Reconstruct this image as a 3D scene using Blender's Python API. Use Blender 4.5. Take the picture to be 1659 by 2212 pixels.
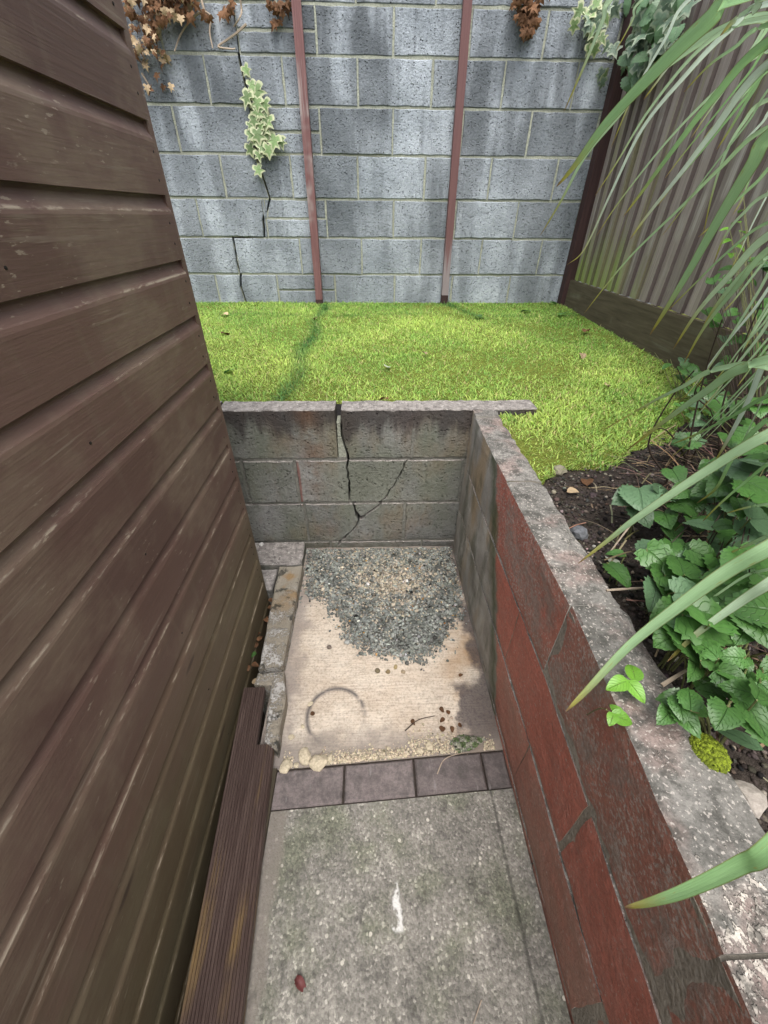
import bpy, math, random
import numpy as np
from mathutils import Vector, Matrix, noise as mnoise
random.seed(7); rng = np.random.default_rng(11)
R = math.radians
for o in list(bpy.data.objects): bpy.data.objects.remove(o)
sc = bpy.context.scene
col = sc.collection

# ------------------------------------------------------------------ camera
CAMH = 1.32; FPX = 862.0; PW, PH = 1659, 2212          # pixel grid the measurements were read in
PITCH, YAW, ROLL = R(36.6), R(2.0), R(0.5)
FW = Vector((math.sin(YAW)*math.cos(PITCH), math.cos(YAW)*math.cos(PITCH), -math.sin(PITCH)))
RT = Vector((math.cos(YAW), -math.sin(YAW), 0)); UP = RT.cross(FW)
CX = RT*math.cos(ROLL) + UP*math.sin(ROLL); CY = -RT*math.sin(ROLL) + UP*math.cos(ROLL)
CAM = Vector((0, 0, CAMH))
cd = bpy.data.cameras.new('camera'); cam = bpy.data.objects.new('camera', cd); col.objects.link(cam)
cd.sensor_fit = 'HORIZONTAL'; cd.sensor_width = 36; cd.lens = FPX/PW*36; cd.clip_start = 0.02; cd.clip_end = 300
m = Matrix((CX, CY, -FW)).transposed().to_4x4(); m.translation = CAM; cam.matrix_world = m
sc.camera = cam
# ------------------------------------------------------------------ sky, sun, exposure
SUN_EL, SUN_AZ = R(64), R(178)      # azimuth from +y clockwise: overcast light a little from behind the camera
wd = bpy.data.worlds.new('World'); sc.world = wd; wd.use_nodes = True
wt = wd.node_tree; bg = wt.nodes['Background']
sky = wt.nodes.new('ShaderNodeTexSky'); sky.sky_type = 'NISHITA'; sky.sun_disc = False
sky.sun_elevation = SUN_EL; sky.sun_rotation = SUN_AZ; sky.dust_density = 4.0; sky.air_density = 1.0
hs = wt.nodes.new('ShaderNodeHueSaturation'); hs.inputs['Saturation'].default_value = 0.35
wt.links.new(sky.outputs[0], hs.inputs['Color']); wt.links.new(hs.outputs[0], bg.inputs['Color'])
bg.inputs['Strength'].default_value = 0.15
sd = bpy.data.lights.new('sun', 'SUN'); sd.energy = 1.0; sd.angle = R(50); sd.color = (1, 0.97, 0.93)
sun = bpy.data.objects.new('sun', sd); col.objects.link(sun)
dv = Vector((math.sin(SUN_AZ)*math.cos(SUN_EL), math.cos(SUN_AZ)*math.cos(SUN_EL), math.sin(SUN_EL)))
sun.rotation_euler = dv.to_track_quat('Z', 'Y').to_euler(); sun.location = (0, 0, 6)
sc.view_settings.view_transform = 'Standard'; sc.view_settings.look = 'None'
sc.view_settings.gamma = 1; sc.view_settings.use_curve_mapping = False; sc.view_settings.exposure = 1.2

# ------------------------------------------------------------------ pixel -> place helpers
def ray(px, py):
    return (FW + CX*((px-PW/2)/FPX) + CY*((PH/2-py)/FPX))
def onx(px, py, x): d = ray(px, py); return CAM + d*(x/d.x)
def ony(px, py, y): d = ray(px, py); return CAM + d*(y/d.y)
def onz(px, py, z): d = ray(px, py); return CAM + d*((z-CAMH)/d.z)
def far(px, py, dist): d = ray(px, py).normalized(); return CAM + d*dist
def fbm(x, y, z=0., s=1., o=3): return mnoise.fractal(Vector((x*s, y*s, z*s)), 1.0, 2.0, o)

# ------------------------------------------------------------------ material builder
class G:
    def __init__(s, name):
        s.m = bpy.data.materials.new(name); s.m.use_nodes = True
        s.t = s.m.node_tree; s.b = s.t.nodes['Principled BSDF']
        s.geo = s.n('ShaderNodeNewGeometry'); s.pos = s.geo.outputs['Position']; s.nor = s.geo.outputs['True Normal']
    def n(s, k, **kw):
        q = s.t.nodes.new(k)
        for a, v in kw.items(): setattr(q, a, v)
        return q
    def put(s, sock, v):
        if hasattr(v, 'is_output'): s.t.links.new(v, sock)
        elif isinstance(v, (tuple, list)) and len(v) == 3 and sock.type == 'RGBA': sock.default_value = (*v, 1)
        elif isinstance(v, (int, float)) and sock.type == 'RGBA': sock.default_value = (v, v, v, 1)
        else: sock.default_value = v
    def map(s, v, sc=(1, 1, 1), loc=(0, 0, 0), rot=(0, 0, 0)):
        q = s.n('ShaderNodeMapping'); s.put(q.inputs[0], v); q.inputs[1].default_value = loc
        q.inputs[2].default_value = rot; q.inputs[3].default_value = sc; return q.outputs[0]
    def noise(s, v, sc=5., d=4., r=.55, dist=0.):
        q = s.n('ShaderNodeTexNoise'); s.put(q.inputs['Vector'], v); q.inputs['Scale'].default_value = sc
        q.inputs['Detail'].default_value = d; q.inputs['Roughness'].default_value = r; q.inputs['Distortion'].default_value = dist
        return q.outputs[0]
    def voro(s, v, sc=50., feat='F1', out='Distance', rnd=1.):
        q = s.n('ShaderNodeTexVoronoi', feature=feat); s.put(q.inputs['Vector'], v); q.inputs['Scale'].default_value = sc
        q.inputs['Randomness'].default_value = rnd
        return q.outputs[out]
    def ramp(s, f, stops, mode='LINEAR'):
        q = s.n('ShaderNodeValToRGB'); s.put(q.inputs[0], f); e = q.color_ramp.elements; q.color_ramp.interpolation = mode
        while len(e) < len(stops): e.new(.5)
        for k, (p, c) in zip(e, stops):
            k.position = p; k.color = (c, c, c, 1) if isinstance(c, (int, float)) else (*c, 1)
        return q.outputs[0]
    def mix(s, f, a, b, mode='MIX'):
        q = s.n('ShaderNodeMix', data_type='RGBA', blend_type=mode); s.put(q.inputs[0], f); s.put(q.inputs[6], a); s.put(q.inputs[7], b)
        return q.outputs[2]
    def ma(s, op, a, b=0., c=0., clamp=False):
        q = s.n('ShaderNodeMath', operation=op, use_clamp=clamp); s.put(q.inputs[0], a); s.put(q.inputs[1], b); s.put(q.inputs[2], c); return q.outputs[0]
    def xyz(s, v): q = s.n('ShaderNodeSeparateXYZ'); s.put(q.inputs[0], v); return q.outputs
    def step(s, v, lo, hi):
        q = s.n('ShaderNodeMapRange', interpolation_type='SMOOTHSTEP'); s.put(q.inputs[0], v)
        q.inputs[1].default_value = lo; q.inputs[2].default_value = hi; return q.outputs[0]
    def rnd(s): return s.n('ShaderNodeObjectInfo').outputs['Random']
    def attr(s, nm, o='Color'): q = s.n('ShaderNodeAttribute', attribute_name=nm); return q.outputs[o]
    def uvw(s): return s.n('ShaderNodeTexCoord').outputs['Object']
    def fin(s, c, rough=.8, h=None, dist=.005, strength=1., spec=.35, trans=None):
        s.put(s.b.inputs['Base Color'], c); s.put(s.b.inputs['Roughness'], rough); s.b.inputs['Specular IOR Level'].default_value = spec
        if h is not None:
            bp = s.n('ShaderNodeBump'); bp.inputs['Strength'].default_value = strength; bp.inputs['Distance'].default_value = dist
            s.put(bp.inputs['Height'], h); s.t.links.new(bp.outputs[0], s.b.inputs['Normal'])
        if trans:                                    # thin leaf: part of the light passes through
            tr = s.n('ShaderNodeBsdfTranslucent'); s.put(tr.inputs[0], c); mx = s.n('ShaderNodeMixShader'); mx.inputs[0].default_value = trans
            s.t.links.new(s.b.outputs[0], mx.inputs[1]); s.t.links.new(tr.outputs[0], mx.inputs[2])
            s.t.links.new(mx.outputs[0], s.t.nodes['Material Output'].inputs[0])
        return s.m

def mat_block(name, lo, hi, streak=.6, warm=0., algae=0., extra=None):
    g = G(name); x, y, z = g.xyz(g.pos)[:3]
    big = g.noise(g.pos, 3.2, 4, .6); c = g.mix(g.ramp(big, [(.3, 0.), (.7, 1.)]), lo, hi)
    rb = g.ma('MULTIPLY_ADD', g.rnd(), .36, .82); c = g.mix(1., c, rb, 'MULTIPLY')
    grain = g.noise(g.pos, 95., 3, .7); c = g.mix(.55, c, g.ramp(grain, [(.32, .5), (.5, 1.), (.72, 1.2)]), 'MULTIPLY')
    wp = g.map(g.pos, (1, 1, 1.15)); pit = g.voro(wp, 88.); pm = g.ramp(pit, [(.0, 1.), (.26, .8), (.42, 0.)]); pr_ = g.xyz(g.voro(wp, 88., out='Color'))[0]; pm = g.ma('MULTIPLY', pm, g.step(pr_, .66, .9))
    sel = g.ramp(g.noise(g.pos, 28., 2), [(.34, .15), (.6, 1.)]); pm = g.ma('MULTIPLY', pm, sel)
    c = g.mix(g.ma('MULTIPLY', pm, .8), c, tuple(v*.3 for v in lo))
    sp = g.ramp(g.voro(g.pos, 85., out='Distance'), [(.0, 1.), (.13, 1.), (.2, 0.)])
    sp = g.ma('MULTIPLY', sp, g.ramp(g.noise(g.map(g.pos, (1, 1, 1), (3, 1, 2)), 22., 2), [(.55, 0.), (.66, 1.)]))
    c = g.mix(g.ma('MULTIPLY', sp, .55), c, (.6, .6, .57))
    # water stains running down the face, strengthened higher up to paint in vegetation shade
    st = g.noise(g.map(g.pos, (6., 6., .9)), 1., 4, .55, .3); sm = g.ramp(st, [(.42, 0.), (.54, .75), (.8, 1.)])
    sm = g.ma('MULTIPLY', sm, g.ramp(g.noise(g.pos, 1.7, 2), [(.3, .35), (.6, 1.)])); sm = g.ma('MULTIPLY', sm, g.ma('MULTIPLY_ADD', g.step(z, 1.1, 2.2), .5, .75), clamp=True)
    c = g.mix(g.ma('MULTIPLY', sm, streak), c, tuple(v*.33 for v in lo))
    if warm:
        wn = g.ramp(g.noise(g.map(g.pos, (1.4, 1.4, .7), (5, 5, 5)), 4., 4), [(.5, 0.), (.66, 1.)])
        c = g.mix(g.ma('MULTIPLY', wn, warm), c, (.22, .13, .075))
    if algae:
        an = g.ramp(g.noise(g.map(g.pos, (1, 1, .6), (9, 2, 5)), 3., 5), [(.44, 0.), (.62, 1.)])
        c = g.mix(g.ma('MULTIPLY', an, algae), c, (.13, .15, .085))
    if extra: c = extra(g, c)
    h = g.ma('SUBTRACT', g.ma('ADD', g.ma('MULTIPLY', grain, .8), g.ma('MULTIPLY', g.noise(g.pos, 26., 3), .7)), g.ma('MULTIPLY', pm, 1.4))
    return g.fin(c, .88, h, .008, 1., .25)

def mat_mortar(name, c0, c1):
    g = G(name); c = g.mix(g.noise(g.pos, 7., 5), c0, c1); n = g.noise(g.pos, 120., 3)
    c = g.mix(.6, c, g.ramp(n, [(.3, .5), (.6, 1.1)]), 'MULTIPLY')
    an = g.ramp(g.noise(g.pos, 4., 4), [(.5, 0.), (.65, .6)]); c = g.mix(an, c, tuple(v*.5 for v in c0))
    return g.fin(c, .9, g.ma('ADD', n, g.noise(g.pos, 30., 3)), .004, .8, .2)

def mat_wall_painted():
    """block wall: red masonry paint on the inner face near the steps, bare concrete elsewhere"""
    g = G('painted_block'); p = g.xyz(g.pos); x, y, z = p[0], p[1], p[2]; nx, ny, nz = g.xyz(g.nor)[:3]
    bare = g.mix(g.ramp(g.noise(g.pos, 5., 5), [(.3, 0.), (.7, 1.)]), (.20, .185, .16), (.40, .38, .34))
    wn = g.ramp(g.noise(g.map(g.pos, (1, 1.2, .5), (2, 2, 2)), 5., 4), [(.48, 0.), (.62, 1.)])
    bare = g.mix(g.ma('MULTIPLY', wn, .7), bare, (.31, .22, .12))
    al = g.ramp(g.noise(g.map(g.pos, (1, 1.6, .5), (7, 1, 2)), 6., 4), [(.52, 0.), (.64, 1.)]); bare = g.mix(g.ma('MULTIPLY', al, .6), bare, (.065, .07, .04))
    grain = g.noise(g.pos, 110., 3, .7); fleck = g.ramp(g.voro(g.pos, 75.), [(.0, 1.), (.16, 1.), (.24, 0.)])
    fsel = g.ramp(g.noise(g.map(g.pos, (1, 1, 1), (4, 4, 4)), 14., 3), [(.5, 0.), (.6, 1.)])
    # painted area: y below a slanting, ragged limit
    lim = g.ma('ADD', g.ma('MULTIPLY_ADD', z, .62, .64), g.ma('MULTIPLY_ADD', g.noise(g.pos, 9., 4), .16, -.08))
    pm = g.step(g.ma('SUBTRACT', lim, y), -.012, .012)
    face = g.step(g.ma('MULTIPLY', nx, -1.), .35, .7); pm = g.ma('MULTIPLY', pm, face)
    red = g.mix(g.noise(g.pos, 8., 4), (.37, .105, .072), (.50, .175, .125))
    dirt = g.noise(g.map(g.pos, (1, 1, 1), (1, 6, 3)), 4.5, 5, .62)
    low = g.step(z, .26, .20); top = g.step(z, .46, .50)
    # the top and bottom courses have weathered to brown
    band = g.ma('MAXIMUM', g.ma('MULTIPLY', top, .75), g.ma('MULTIPLY', low, .85)); band = g.ma('MULTIPLY', band, g.step(g.ma('ADD', y, g.ma('MULTIPLY', dirt, .5)), 1.25, .75))
    red = g.mix(g.ma('MULTIPLY', band, g.ramp(dirt, [(.3, .15), (.55, .9)])), red, (.33, .195, .15))
    red = g.mix(g.ma('MULTIPLY', g.ma('MULTIPLY', fleck, fsel), g.ma('MULTIPLY_ADD', top, .4, .22)), red, (.42, .35, .31))
    ff = g.noise(g.map(g.pos, (1, .8, 1), (3, 2, 6)), 170., 2, .6); fz = g.ma('MAXIMUM', g.ma('MULTIPLY', top, .15), g.ma('MULTIPLY', g.step(g.ma('ABSOLUTE', g.ma('SUBTRACT', z, .24)), .05, .0), .10)); fz = g.ma('MULTIPLY', fz, g.ramp(dirt, [(.35, .2), (.6, 1.)]))
    red = g.mix(g.ma('MULTIPLY', g.step(g.ma('ADD', ff, fz), .64, .70), .75), red, (.46, .40, .36))
    gp = g.ramp(g.noise(g.map(g.pos, (1, 1, 1), (9, 4, 4)), 11., 6, .72), [(.47, 0.), (.60, 1.)]); red = g.mix(g.ma('MULTIPLY', g.ma('MULTIPLY', gp, g.ma('MULTIPLY_ADD', top, .5, .15)), 1.), red, (.27, .235, .205))
    red = g.mix(.5, red, g.ramp(grain, [(.3, .5), (.62, 1.15)]), 'MULTIPLY')
    worn = g.ramp(g.noise(g.map(g.pos, (1, 1, 1), (8, 3, 1)), 13., 5, .7), [(.70, 0.), (.76, .5)]); pm2 = g.ma('MULTIPLY', pm, g.ma('SUBTRACT', 1., worn))
    c = g.mix(pm2, bare, red)
    # green growth at the edge of the paint
    ed = g.ma('SUBTRACT', 1., g.ma('MULTIPLY', g.ma('ABSOLUTE', g.ma('SUBTRACT', g.ma('SUBTRACT', lim, y), -.035)), 16.), clamp=True)
    c = g.mix(g.ma('MULTIPLY', g.ma('MULTIPLY', ed, face), .8), c, (.05, .065, .025))
    # top: worn concrete with pale render scabs and pink remains of paint
    tc = g.mix(g.ramp(g.noise(g.pos, 9., 5), [(.3, 0.), (.7, 1.)]), (.105, .10, .09), (.285, .27, .245))
    pk = g.ramp(g.noise(g.map(g.pos, (1, 1, 1), (2, 9, 1)), 8., 4), [(.48, 0.), (.6, 1.)]); tc = g.mix(g.ma('MULTIPLY', pk, .3), tc, (.36, .20, .17))
    sc1 = g.noise(g.map(g.pos, (1, .8, 1), (7, 7, 3)), 5., 3); sc2 = g.noise(g.map(g.pos, (1, .7, 1)), 105., 3, .65)
    scab = g.ramp(g.ma('ADD', g.ma('MULTIPLY', sc1, 1.0), sc2), [(1.06, 0.), (1.12, 1.)][:2]); 
    scab = g.step(g.ma('ADD', sc1, g.ma('MULTIPLY', sc2, 1.1)), 1.21, 1.28)
    tc = g.mix(g.ma('MULTIPLY', scab, .85), tc, (.52, .47, .41))
    tc = g.mix(.7, tc, g.ramp(grain, [(.3, .45), (.62, 1.2)]), 'MULTIPLY'); lk = g.ramp(g.noise(g.map(g.pos, (1, 1, 1), (5, 1, 8)), 24., 5, .7), [(.48, 0.), (.60, .8)]); tc = g.mix(lk, tc, (.06, .058, .05)); fw_ = g.step(g.noise(g.pos, 190., 2, .5), .60, .66); tc = g.mix(g.ma('MULTIPLY', fw_, .55), tc, (.55, .5, .45))
    up = g.step(nz, .35, .75); c = g.mix(up, c, tc)
    h = g.ma('ADD', g.ma('MULTIPLY', grain, .6), g.ma('ADD', g.ma('MULTIPLY', g.ma('MULTIPLY', scab, up), .6), g.ma('MULTIPLY', g.noise(g.pos, 30., 3), .9)))
    return g.fin(c, g.ma('MULTIPLY_ADD', pm2, -.25, .85), h, .005, .9, .3)

def mat_shed():
    g = G('shed_stain'); p = g.xyz(g.pos); z = p[2]; y = p[1]
    c = g.mix(g.noise(g.map(g.pos, (3., 3., 10.)), 1., 4), (.110, .060, .045), (.152, .092, .072))
    c = g.mix(1., c, g.ma('MULTIPLY_ADD', g.rnd(), .3, .85), 'MULTIPLY')
    gr = g.noise(g.map(g.pos, (8., 7., 150.)), 1., 4, .6, .6); c = g.mix(.55, c, g.ramp(gr, [(.3, .78), (.55, 1.), (.75, 1.12)]), 'MULTIPLY')
    fade = g.ramp(g.noise(g.map(g.pos, (2.2, 2.2, 3.), (4, 4, 1)), 1.6, 5, .6), [(.47, 0.), (.58, 1.)])
    fb = g.noise(g.map(g.pos, (26., 20., 60.), (1, 3, 1)), 1., 4, .7); c = g.mix(g.ma('MULTIPLY', g.ma('MULTIPLY', fade, g.ramp(fb, [(.3, .35), (.65, 1.)])), .75), c, (.20, .147, .102))
    fk = g.ma('MULTIPLY', g.step(g.noise(g.map(g.pos, (60., 34., 130.), (7, 3, 1)), 1., 3, .6), .64, .70), g.step(g.noise(g.map(g.pos, (4, 4, 9), (1, 9, 4)), 1., 3), .48, .60)); c = g.mix(g.ma('MULTIPLY', fk, .7), c, (.33, .27, .20))
    dr = g.noise(g.map(g.pos, (24., 18., 2.2), (1, 5, 2)), 1., 3, .55); c = g.mix(g.ma('MULTIPLY', g.step(dr, .56, .68), .3), c, (.17, .125, .09))
    # green algae on the lower boards, breaking up along the grain
    al = g.noise(g.map(g.pos, (1., 1., 5.), (3, 1, 9)), 2.2, 5, .6); lo = g.step(g.ma('ADD', z, g.ma('MULTIPLY', al, -.55)), .42, -.12)
    c = g.mix(g.ma('MULTIPLY', lo, .62), c, (.082, .078, .034))
    # bare scratches along the grain
    sc1 = g.noise(g.map(g.pos, (6., 5., 120.), (1, 8, 2)), 1., 3, .55); sel = g.noise(g.map(g.pos, (2, 2.5, 7), (5, 5, 5)), 1., 3)
    sm = g.ma('MULTIPLY', g.step(sc1, .60, .68), g.step(sel, .47, .60)); c = g.mix(g.ma('MULTIPLY', sm, .4), c, (.26, .21, .155))
    # edge wear where the scooped top meets the face
    ew = g.attr('edge', 'Fac'); wn = g.ma('ADD', g.ma('MULTIPLY', g.noise(g.map(g.pos, (30., 22., 90.)), 1., 4, .7), .6), g.ma('MULTIPLY', g.noise(g.map(g.pos, (3., 3., 12.), (2, 6, 1)), 1., 2), .5))
    c = g.mix(g.ma('MULTIPLY', g.step(ew, .55, 1.), g.step(wn, .55, .66)), c, (.34, .28, .21))
    kn = g.voro(g.map(g.pos, (1., 2.0, 8.), (.3, .2, .1)), 1.1); c = g.mix(g.ramp(kn, [(.0, .8), (.05, .5), (.08, 0.)]), c, (.03, .018, .014))
    return g.fin(c, g.ma('MULTIPLY_ADD', gr, .3, .45), g.ma('ADD', gr, g.ma('MULTIPLY', sc1, .5)), .0010, .7, .45)

def mat_wood(name, a, b, along='z', rough=.75, bare=None, fine=90., algae=None):
    g = G(name); S = {'z': (fine, fine, 4.), 'y': (fine, 4., fine), 'x': (4., fine, fine)}[along]
    gr = g.noise(g.map(g.pos, S), 1., 4, .6, .4); c = g.mix(g.ramp(gr, [(.3, 0.), (.7, 1.)]), a, b)
    c = g.mix(1., c, g.ma('MULTIPLY_ADD', g.rnd(), .45, .78), 'MULTIPLY')
    if bare:
        s2 = tuple(v*.25 for v in S); w = g.noise(g.map(g.pos, s2, (3, 3, 3)), 1., 4, .65); k = g.noise(g.pos, 4.5, 3)
        c = g.mix(g.ma('MULTIPLY', g.step(w, .48, .6), g.step(k, .45, .62)), c, bare)
    if algae:
        z = g.xyz(g.pos)[2]; y = g.xyz(g.pos)[1]; an = g.noise(g.map(g.pos, (10, 10, 1.6)), 1., 4, .6)
        lv = g.ma('ADD', z, g.ma('MULTIPLY', an, -.9)); lv = g.ma('ADD', lv, g.ma('MULTIPLY', g.step(y, 3.0, 2.2), .5))
        c = g.mix(g.ma('MULTIPLY', g.step(lv, .85, .42), .8), c, algae)
        nyy = g.xyz(g.nor)[1]; c = g.mix(g.ma('MULTIPLY', g.step(nyy, -.4, -.8), .75), c, (.055, .040, .038))  # near board edges coloured darker, painting in the shadow lines between boards
        s3 = g.ma('MULTIPLY', g.step(g.noise(g.map(g.pos, (14, 14, .5), (2, 7, 3)), 1., 3), .54, .66), .45); c = g.mix(s3, c, (.24, .24, .10))
    return g.fin(c, rough, gr, .002, .8, .3)

def mat_floor_pale():
    g = G('pale_concrete'); p = g.xyz(g.pos); x, y = p[0], p[1]
    n1 = g.noise(g.pos, 6., 5, .6); c = g.mix(g.ramp(n1, [(.3, 0.), (.7, 1.)]), (.45, .365, .28), (.63, .555, .46))
    br = g.noise(g.map(g.pos, (12., 170., 12.)), 1., 3, .6); c = g.mix(.6, c, g.ramp(br, [(.3, .62), (.6, 1.08)]), 'MULTIPLY')
    fl = g.noise(g.pos, 140., 2, .7); c = g.mix(.6, c, g.ramp(fl, [(.32, .5), (.5, 1.), (.7, 1.15)]), 'MULTIPLY')
    og = g.ramp(g.noise(g.map(g.pos, (1, 1, 1), (3, 3, 3)), 5., 4), [(.5, 0.), (.68, 1.)])
    c = g.mix(g.ma('MULTIPLY', g.ma('MULTIPLY', og, g.step(x, .12, .34)), .7), c, (.34, .20, .085))
    # ring left by a pot that stood here
    wob = g.noise(g.pos, 16., 3)
    dx = g.ma('SUBTRACT', x, -.13); dy = g.ma('SUBTRACT', y, .66); rr = g.ma('SQRT', g.ma('ADD', g.ma('MULTIPLY', dx, dx), g.ma('MULTIPLY', dy, dy)))
    rg = g.ma('SUBTRACT', 1., g.ma('MULTIPLY', g.ma('ABSOLUTE', g.ma('SUBTRACT', rr, .094)), 85.), clamp=True)
    rg = g.ma('MULTIPLY', rg, g.step(wob, .30, .48)); rg = g.ma('MULTIPLY', rg, g.step(g.ma('SUBTRACT', dy, g.ma('MULTIPLY', dx, .55)), -.12, .0))
    c = g.mix(g.ma('MULTIPLY', rg, .95), c, (.09, .08, .08))
    # damp, dirty margins: along the wall foot, by the kerb and in front of the edging bricks
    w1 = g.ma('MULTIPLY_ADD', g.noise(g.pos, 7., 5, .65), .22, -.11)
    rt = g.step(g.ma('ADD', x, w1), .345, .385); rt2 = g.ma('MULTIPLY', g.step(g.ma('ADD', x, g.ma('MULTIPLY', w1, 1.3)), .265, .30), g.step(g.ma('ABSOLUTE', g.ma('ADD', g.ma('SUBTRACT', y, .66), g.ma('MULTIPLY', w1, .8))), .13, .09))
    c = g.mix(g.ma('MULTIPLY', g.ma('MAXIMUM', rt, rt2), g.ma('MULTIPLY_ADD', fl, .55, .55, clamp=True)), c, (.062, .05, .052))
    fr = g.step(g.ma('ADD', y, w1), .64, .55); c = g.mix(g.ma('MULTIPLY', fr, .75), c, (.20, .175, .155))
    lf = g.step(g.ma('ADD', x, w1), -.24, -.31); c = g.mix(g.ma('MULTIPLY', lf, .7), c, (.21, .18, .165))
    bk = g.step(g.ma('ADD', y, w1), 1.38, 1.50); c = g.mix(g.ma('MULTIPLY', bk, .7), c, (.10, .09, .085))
    h = g.ma('ADD', g.ma('MULTIPLY', br, .6), g.ma('MULTIPLY', fl, .8))
    return g.fin(c, .85, h, .003, .8, .25)

def mat_path():
    g = G('aggregate_concrete'); p = g.xyz(g.pos); x, y = p[0], p[1]
    n1 = g.noise(g.pos, 5., 6, .65); c = g.mix(g.ramp(n1, [(.32, 0.), (.68, 1.)]), (.175, .165, .145), (.33, .31, .27))
    al = g.ramp(g.noise(g.map(g.pos, (1, 1, 1), (6, 2, 2)), 7., 5, .65), [(.46, 0.), (.62, 1.)]); c = g.mix(g.ma('MULTIPLY', al, .55), c, (.14, .155, .095))
    vc = g.voro(g.pos, 210., out='Color'); v = g.xyz(vc)[0]; vd = g.voro(g.pos, 210.)
    ag = g.ramp(v, [(.0, .40), (.45, .85), (.72, 1.05), (.93, 1.5), (1., 2.6)]); c = g.mix(.5, c, ag, 'MULTIPLY')
    fl = g.noise(g.pos, 90., 4, .75); c = g.mix(.65, c, g.ramp(fl, [(.33, .45), (.52, 1.), (.68, 1.3)]), 'MULTIPLY'); md = g.noise(g.map(g.pos, (1, 1, 1), (2, 3, 4)), 16., 5, .7); c = g.mix(.7, c, g.ramp(md, [(.34, .55), (.55, 1.), (.7, 1.2)]), 'MULTIPLY')
    v2 = g.xyz(g.voro(g.map(g.pos, (1, 1, 1), (3, 3, 3)), 95., out='Color')); c = g.mix(g.ma('MULTIPLY', g.step(v2[1], .975, .985), g.step(g.voro(g.map(g.pos, (1, 1, 1), (3, 3, 3)), 95.), .45, .3)), c, (.5, .47, .40))
    
    # smooth cement haunching at both edges
    w = g.ma('MULTIPLY_ADD', g.noise(g.pos, 9., 4), .06, -.03)
    lf = g.step(g.ma('ADD', x, w), -.235, -.255); c = g.mix(g.ma('MULTIPLY', lf, .75), c, (.20, .175, .15))
    rl = g.ma('SUBTRACT', x, g.ma('MULTIPLY_ADD', y, -.02, .335)); ln = g.step(g.ma('ABSOLUTE', g.ma('ADD', rl, g.ma('MULTIPLY', w, .25))), .006, .001)
    c = g.mix(g.ma('MULTIPLY', ln, .55), c, (.03, .03, .025))
    dk = g.ramp(g.noise(g.map(g.pos, (2., 1., 1.), (1, 4, 8)), 6., 5, .7), [(.60, 0.), (.70, .7)]); c = g.mix(dk, c, (.05, .048, .042))
    # bird-lime streak
    bw = g.noise(g.pos, 42., 3); bx = g.ma('ABSOLUTE', g.ma('ADD', g.ma('SUBTRACT', x, .046), g.ma('MULTIPLY_ADD', bw, .02, -.01)))
    wd_ = g.ma('MULTIPLY_ADD', g.step(y, .26, .16), .010, .003); bm = g.ma('MULTIPLY', g.step(g.ma('SUBTRACT', bx, wd_), .003, -.003), g.ma('MULTIPLY', g.step(y, .155, .165), g.step(y, .255, .235)))
    c = g.mix(g.ma('MULTIPLY', bm, g.step(bw, .38, .5)), c, (.62, .61, .58))
    h = g.ma('ADD', g.ma('MULTIPLY', vd, -.4), g.ma('MULTIPLY', fl, 1.3))
    return g.fin(c, .8, h, .0025, .8, .3)

def mat_paver():
    g = G('paver'); c = g.mix(g.noise(g.pos, 12., 5), (.105, .085, .083), (.20, .168, .16))
    c = g.mix(1., c, g.ma('MULTIPLY_ADD', g.rnd(), .3, .85), 'MULTIPLY')
    n = g.noise(g.pos, 120., 3, .7); c = g.mix(.6, c, g.ramp(n, [(.3, .5), (.6, 1.15)]), 'MULTIPLY')
    dk = g.ramp(g.noise(g.pos, 26., 5, .7), [(.45, 0.), (.65, .7)]); c = g.mix(dk, c, (.06, .055, .05)); s = g.step(g.noise(g.map(g.pos, (40, 8, 1), rot=(0, 0, .25)), 1., 3), .62, .72); c = g.mix(g.ma('MULTIPLY', s, .4), c, (.3, .28, .27))
    return g.fin(c, .7, n, .0025, .8, .35)

def mat_kerb():
    g = G('flaking_kerb'); c = g.mix(g.noise(g.pos, 9., 5), (.19, .17, .13), (.34, .30, .24))
    n = g.noise(g.pos, 130., 4, .75); fl = g.ma('ADD', n, g.ma('MULTIPLY', g.noise(g.pos, 16., 3), .8)); yy = g.xyz(g.pos)[1]
    m_ = g.ma('MULTIPLY', g.step(fl, .90, .99), g.step(yy, 1.22, 1.08)); c = g.mix(m_, c, (.47, .45, .42))
    og = g.ramp(g.noise(g.map(g.pos, (1, 1, 1), (1, 2, 5)), 9., 3), [(.55, 0.), (.65, .7)]); c = g.mix(g.ma('MULTIPLY', og, g.step(yy, .95, 1.2)), c, (.26, .15, .05))
    dk = g.ramp(g.noise(g.map(g.pos, (1, 1, 1), (5, 5, 2)), 14., 4, .7), [(.56, 0.), (.63, .85)]); c = g.mix(dk, c, (.035, .035, .028))
    return g.fin(c, .85, g.ma('ADD', n, g.ma('MULTIPLY', m_, .6)), .005, .9, .25)

def mat_soil():
    g = G('soil'); c = g.mix(g.noise(g.pos, 14., 6, .7), (.022, .017, .014), (.075, .06, .05))
    n = g.noise(g.pos, 90., 4, .75); c = g.mix(.7, c, g.ramp(n, [(.3, .4), (.65, 1.5)]), 'MULTIPLY')
    return g.fin(c, .9, n, .01, 1., .2)

def mat_vcol(name, rough=.7, spec=.3, trans=None, bump=None, amt=.3, at='Col'):
    g = G(name); c = g.attr(at)
    if bump:
        n = g.noise(g.pos, bump, 3, .7); c = g.mix(amt, c, g.ramp(n, [(.3, .4), (.65, 1.3)]), 'MULTIPLY'); return g.fin(c, rough, n, .002, .7, spec, trans)
    return g.fin(c, rough, None, spec=spec, trans=trans)

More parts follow.
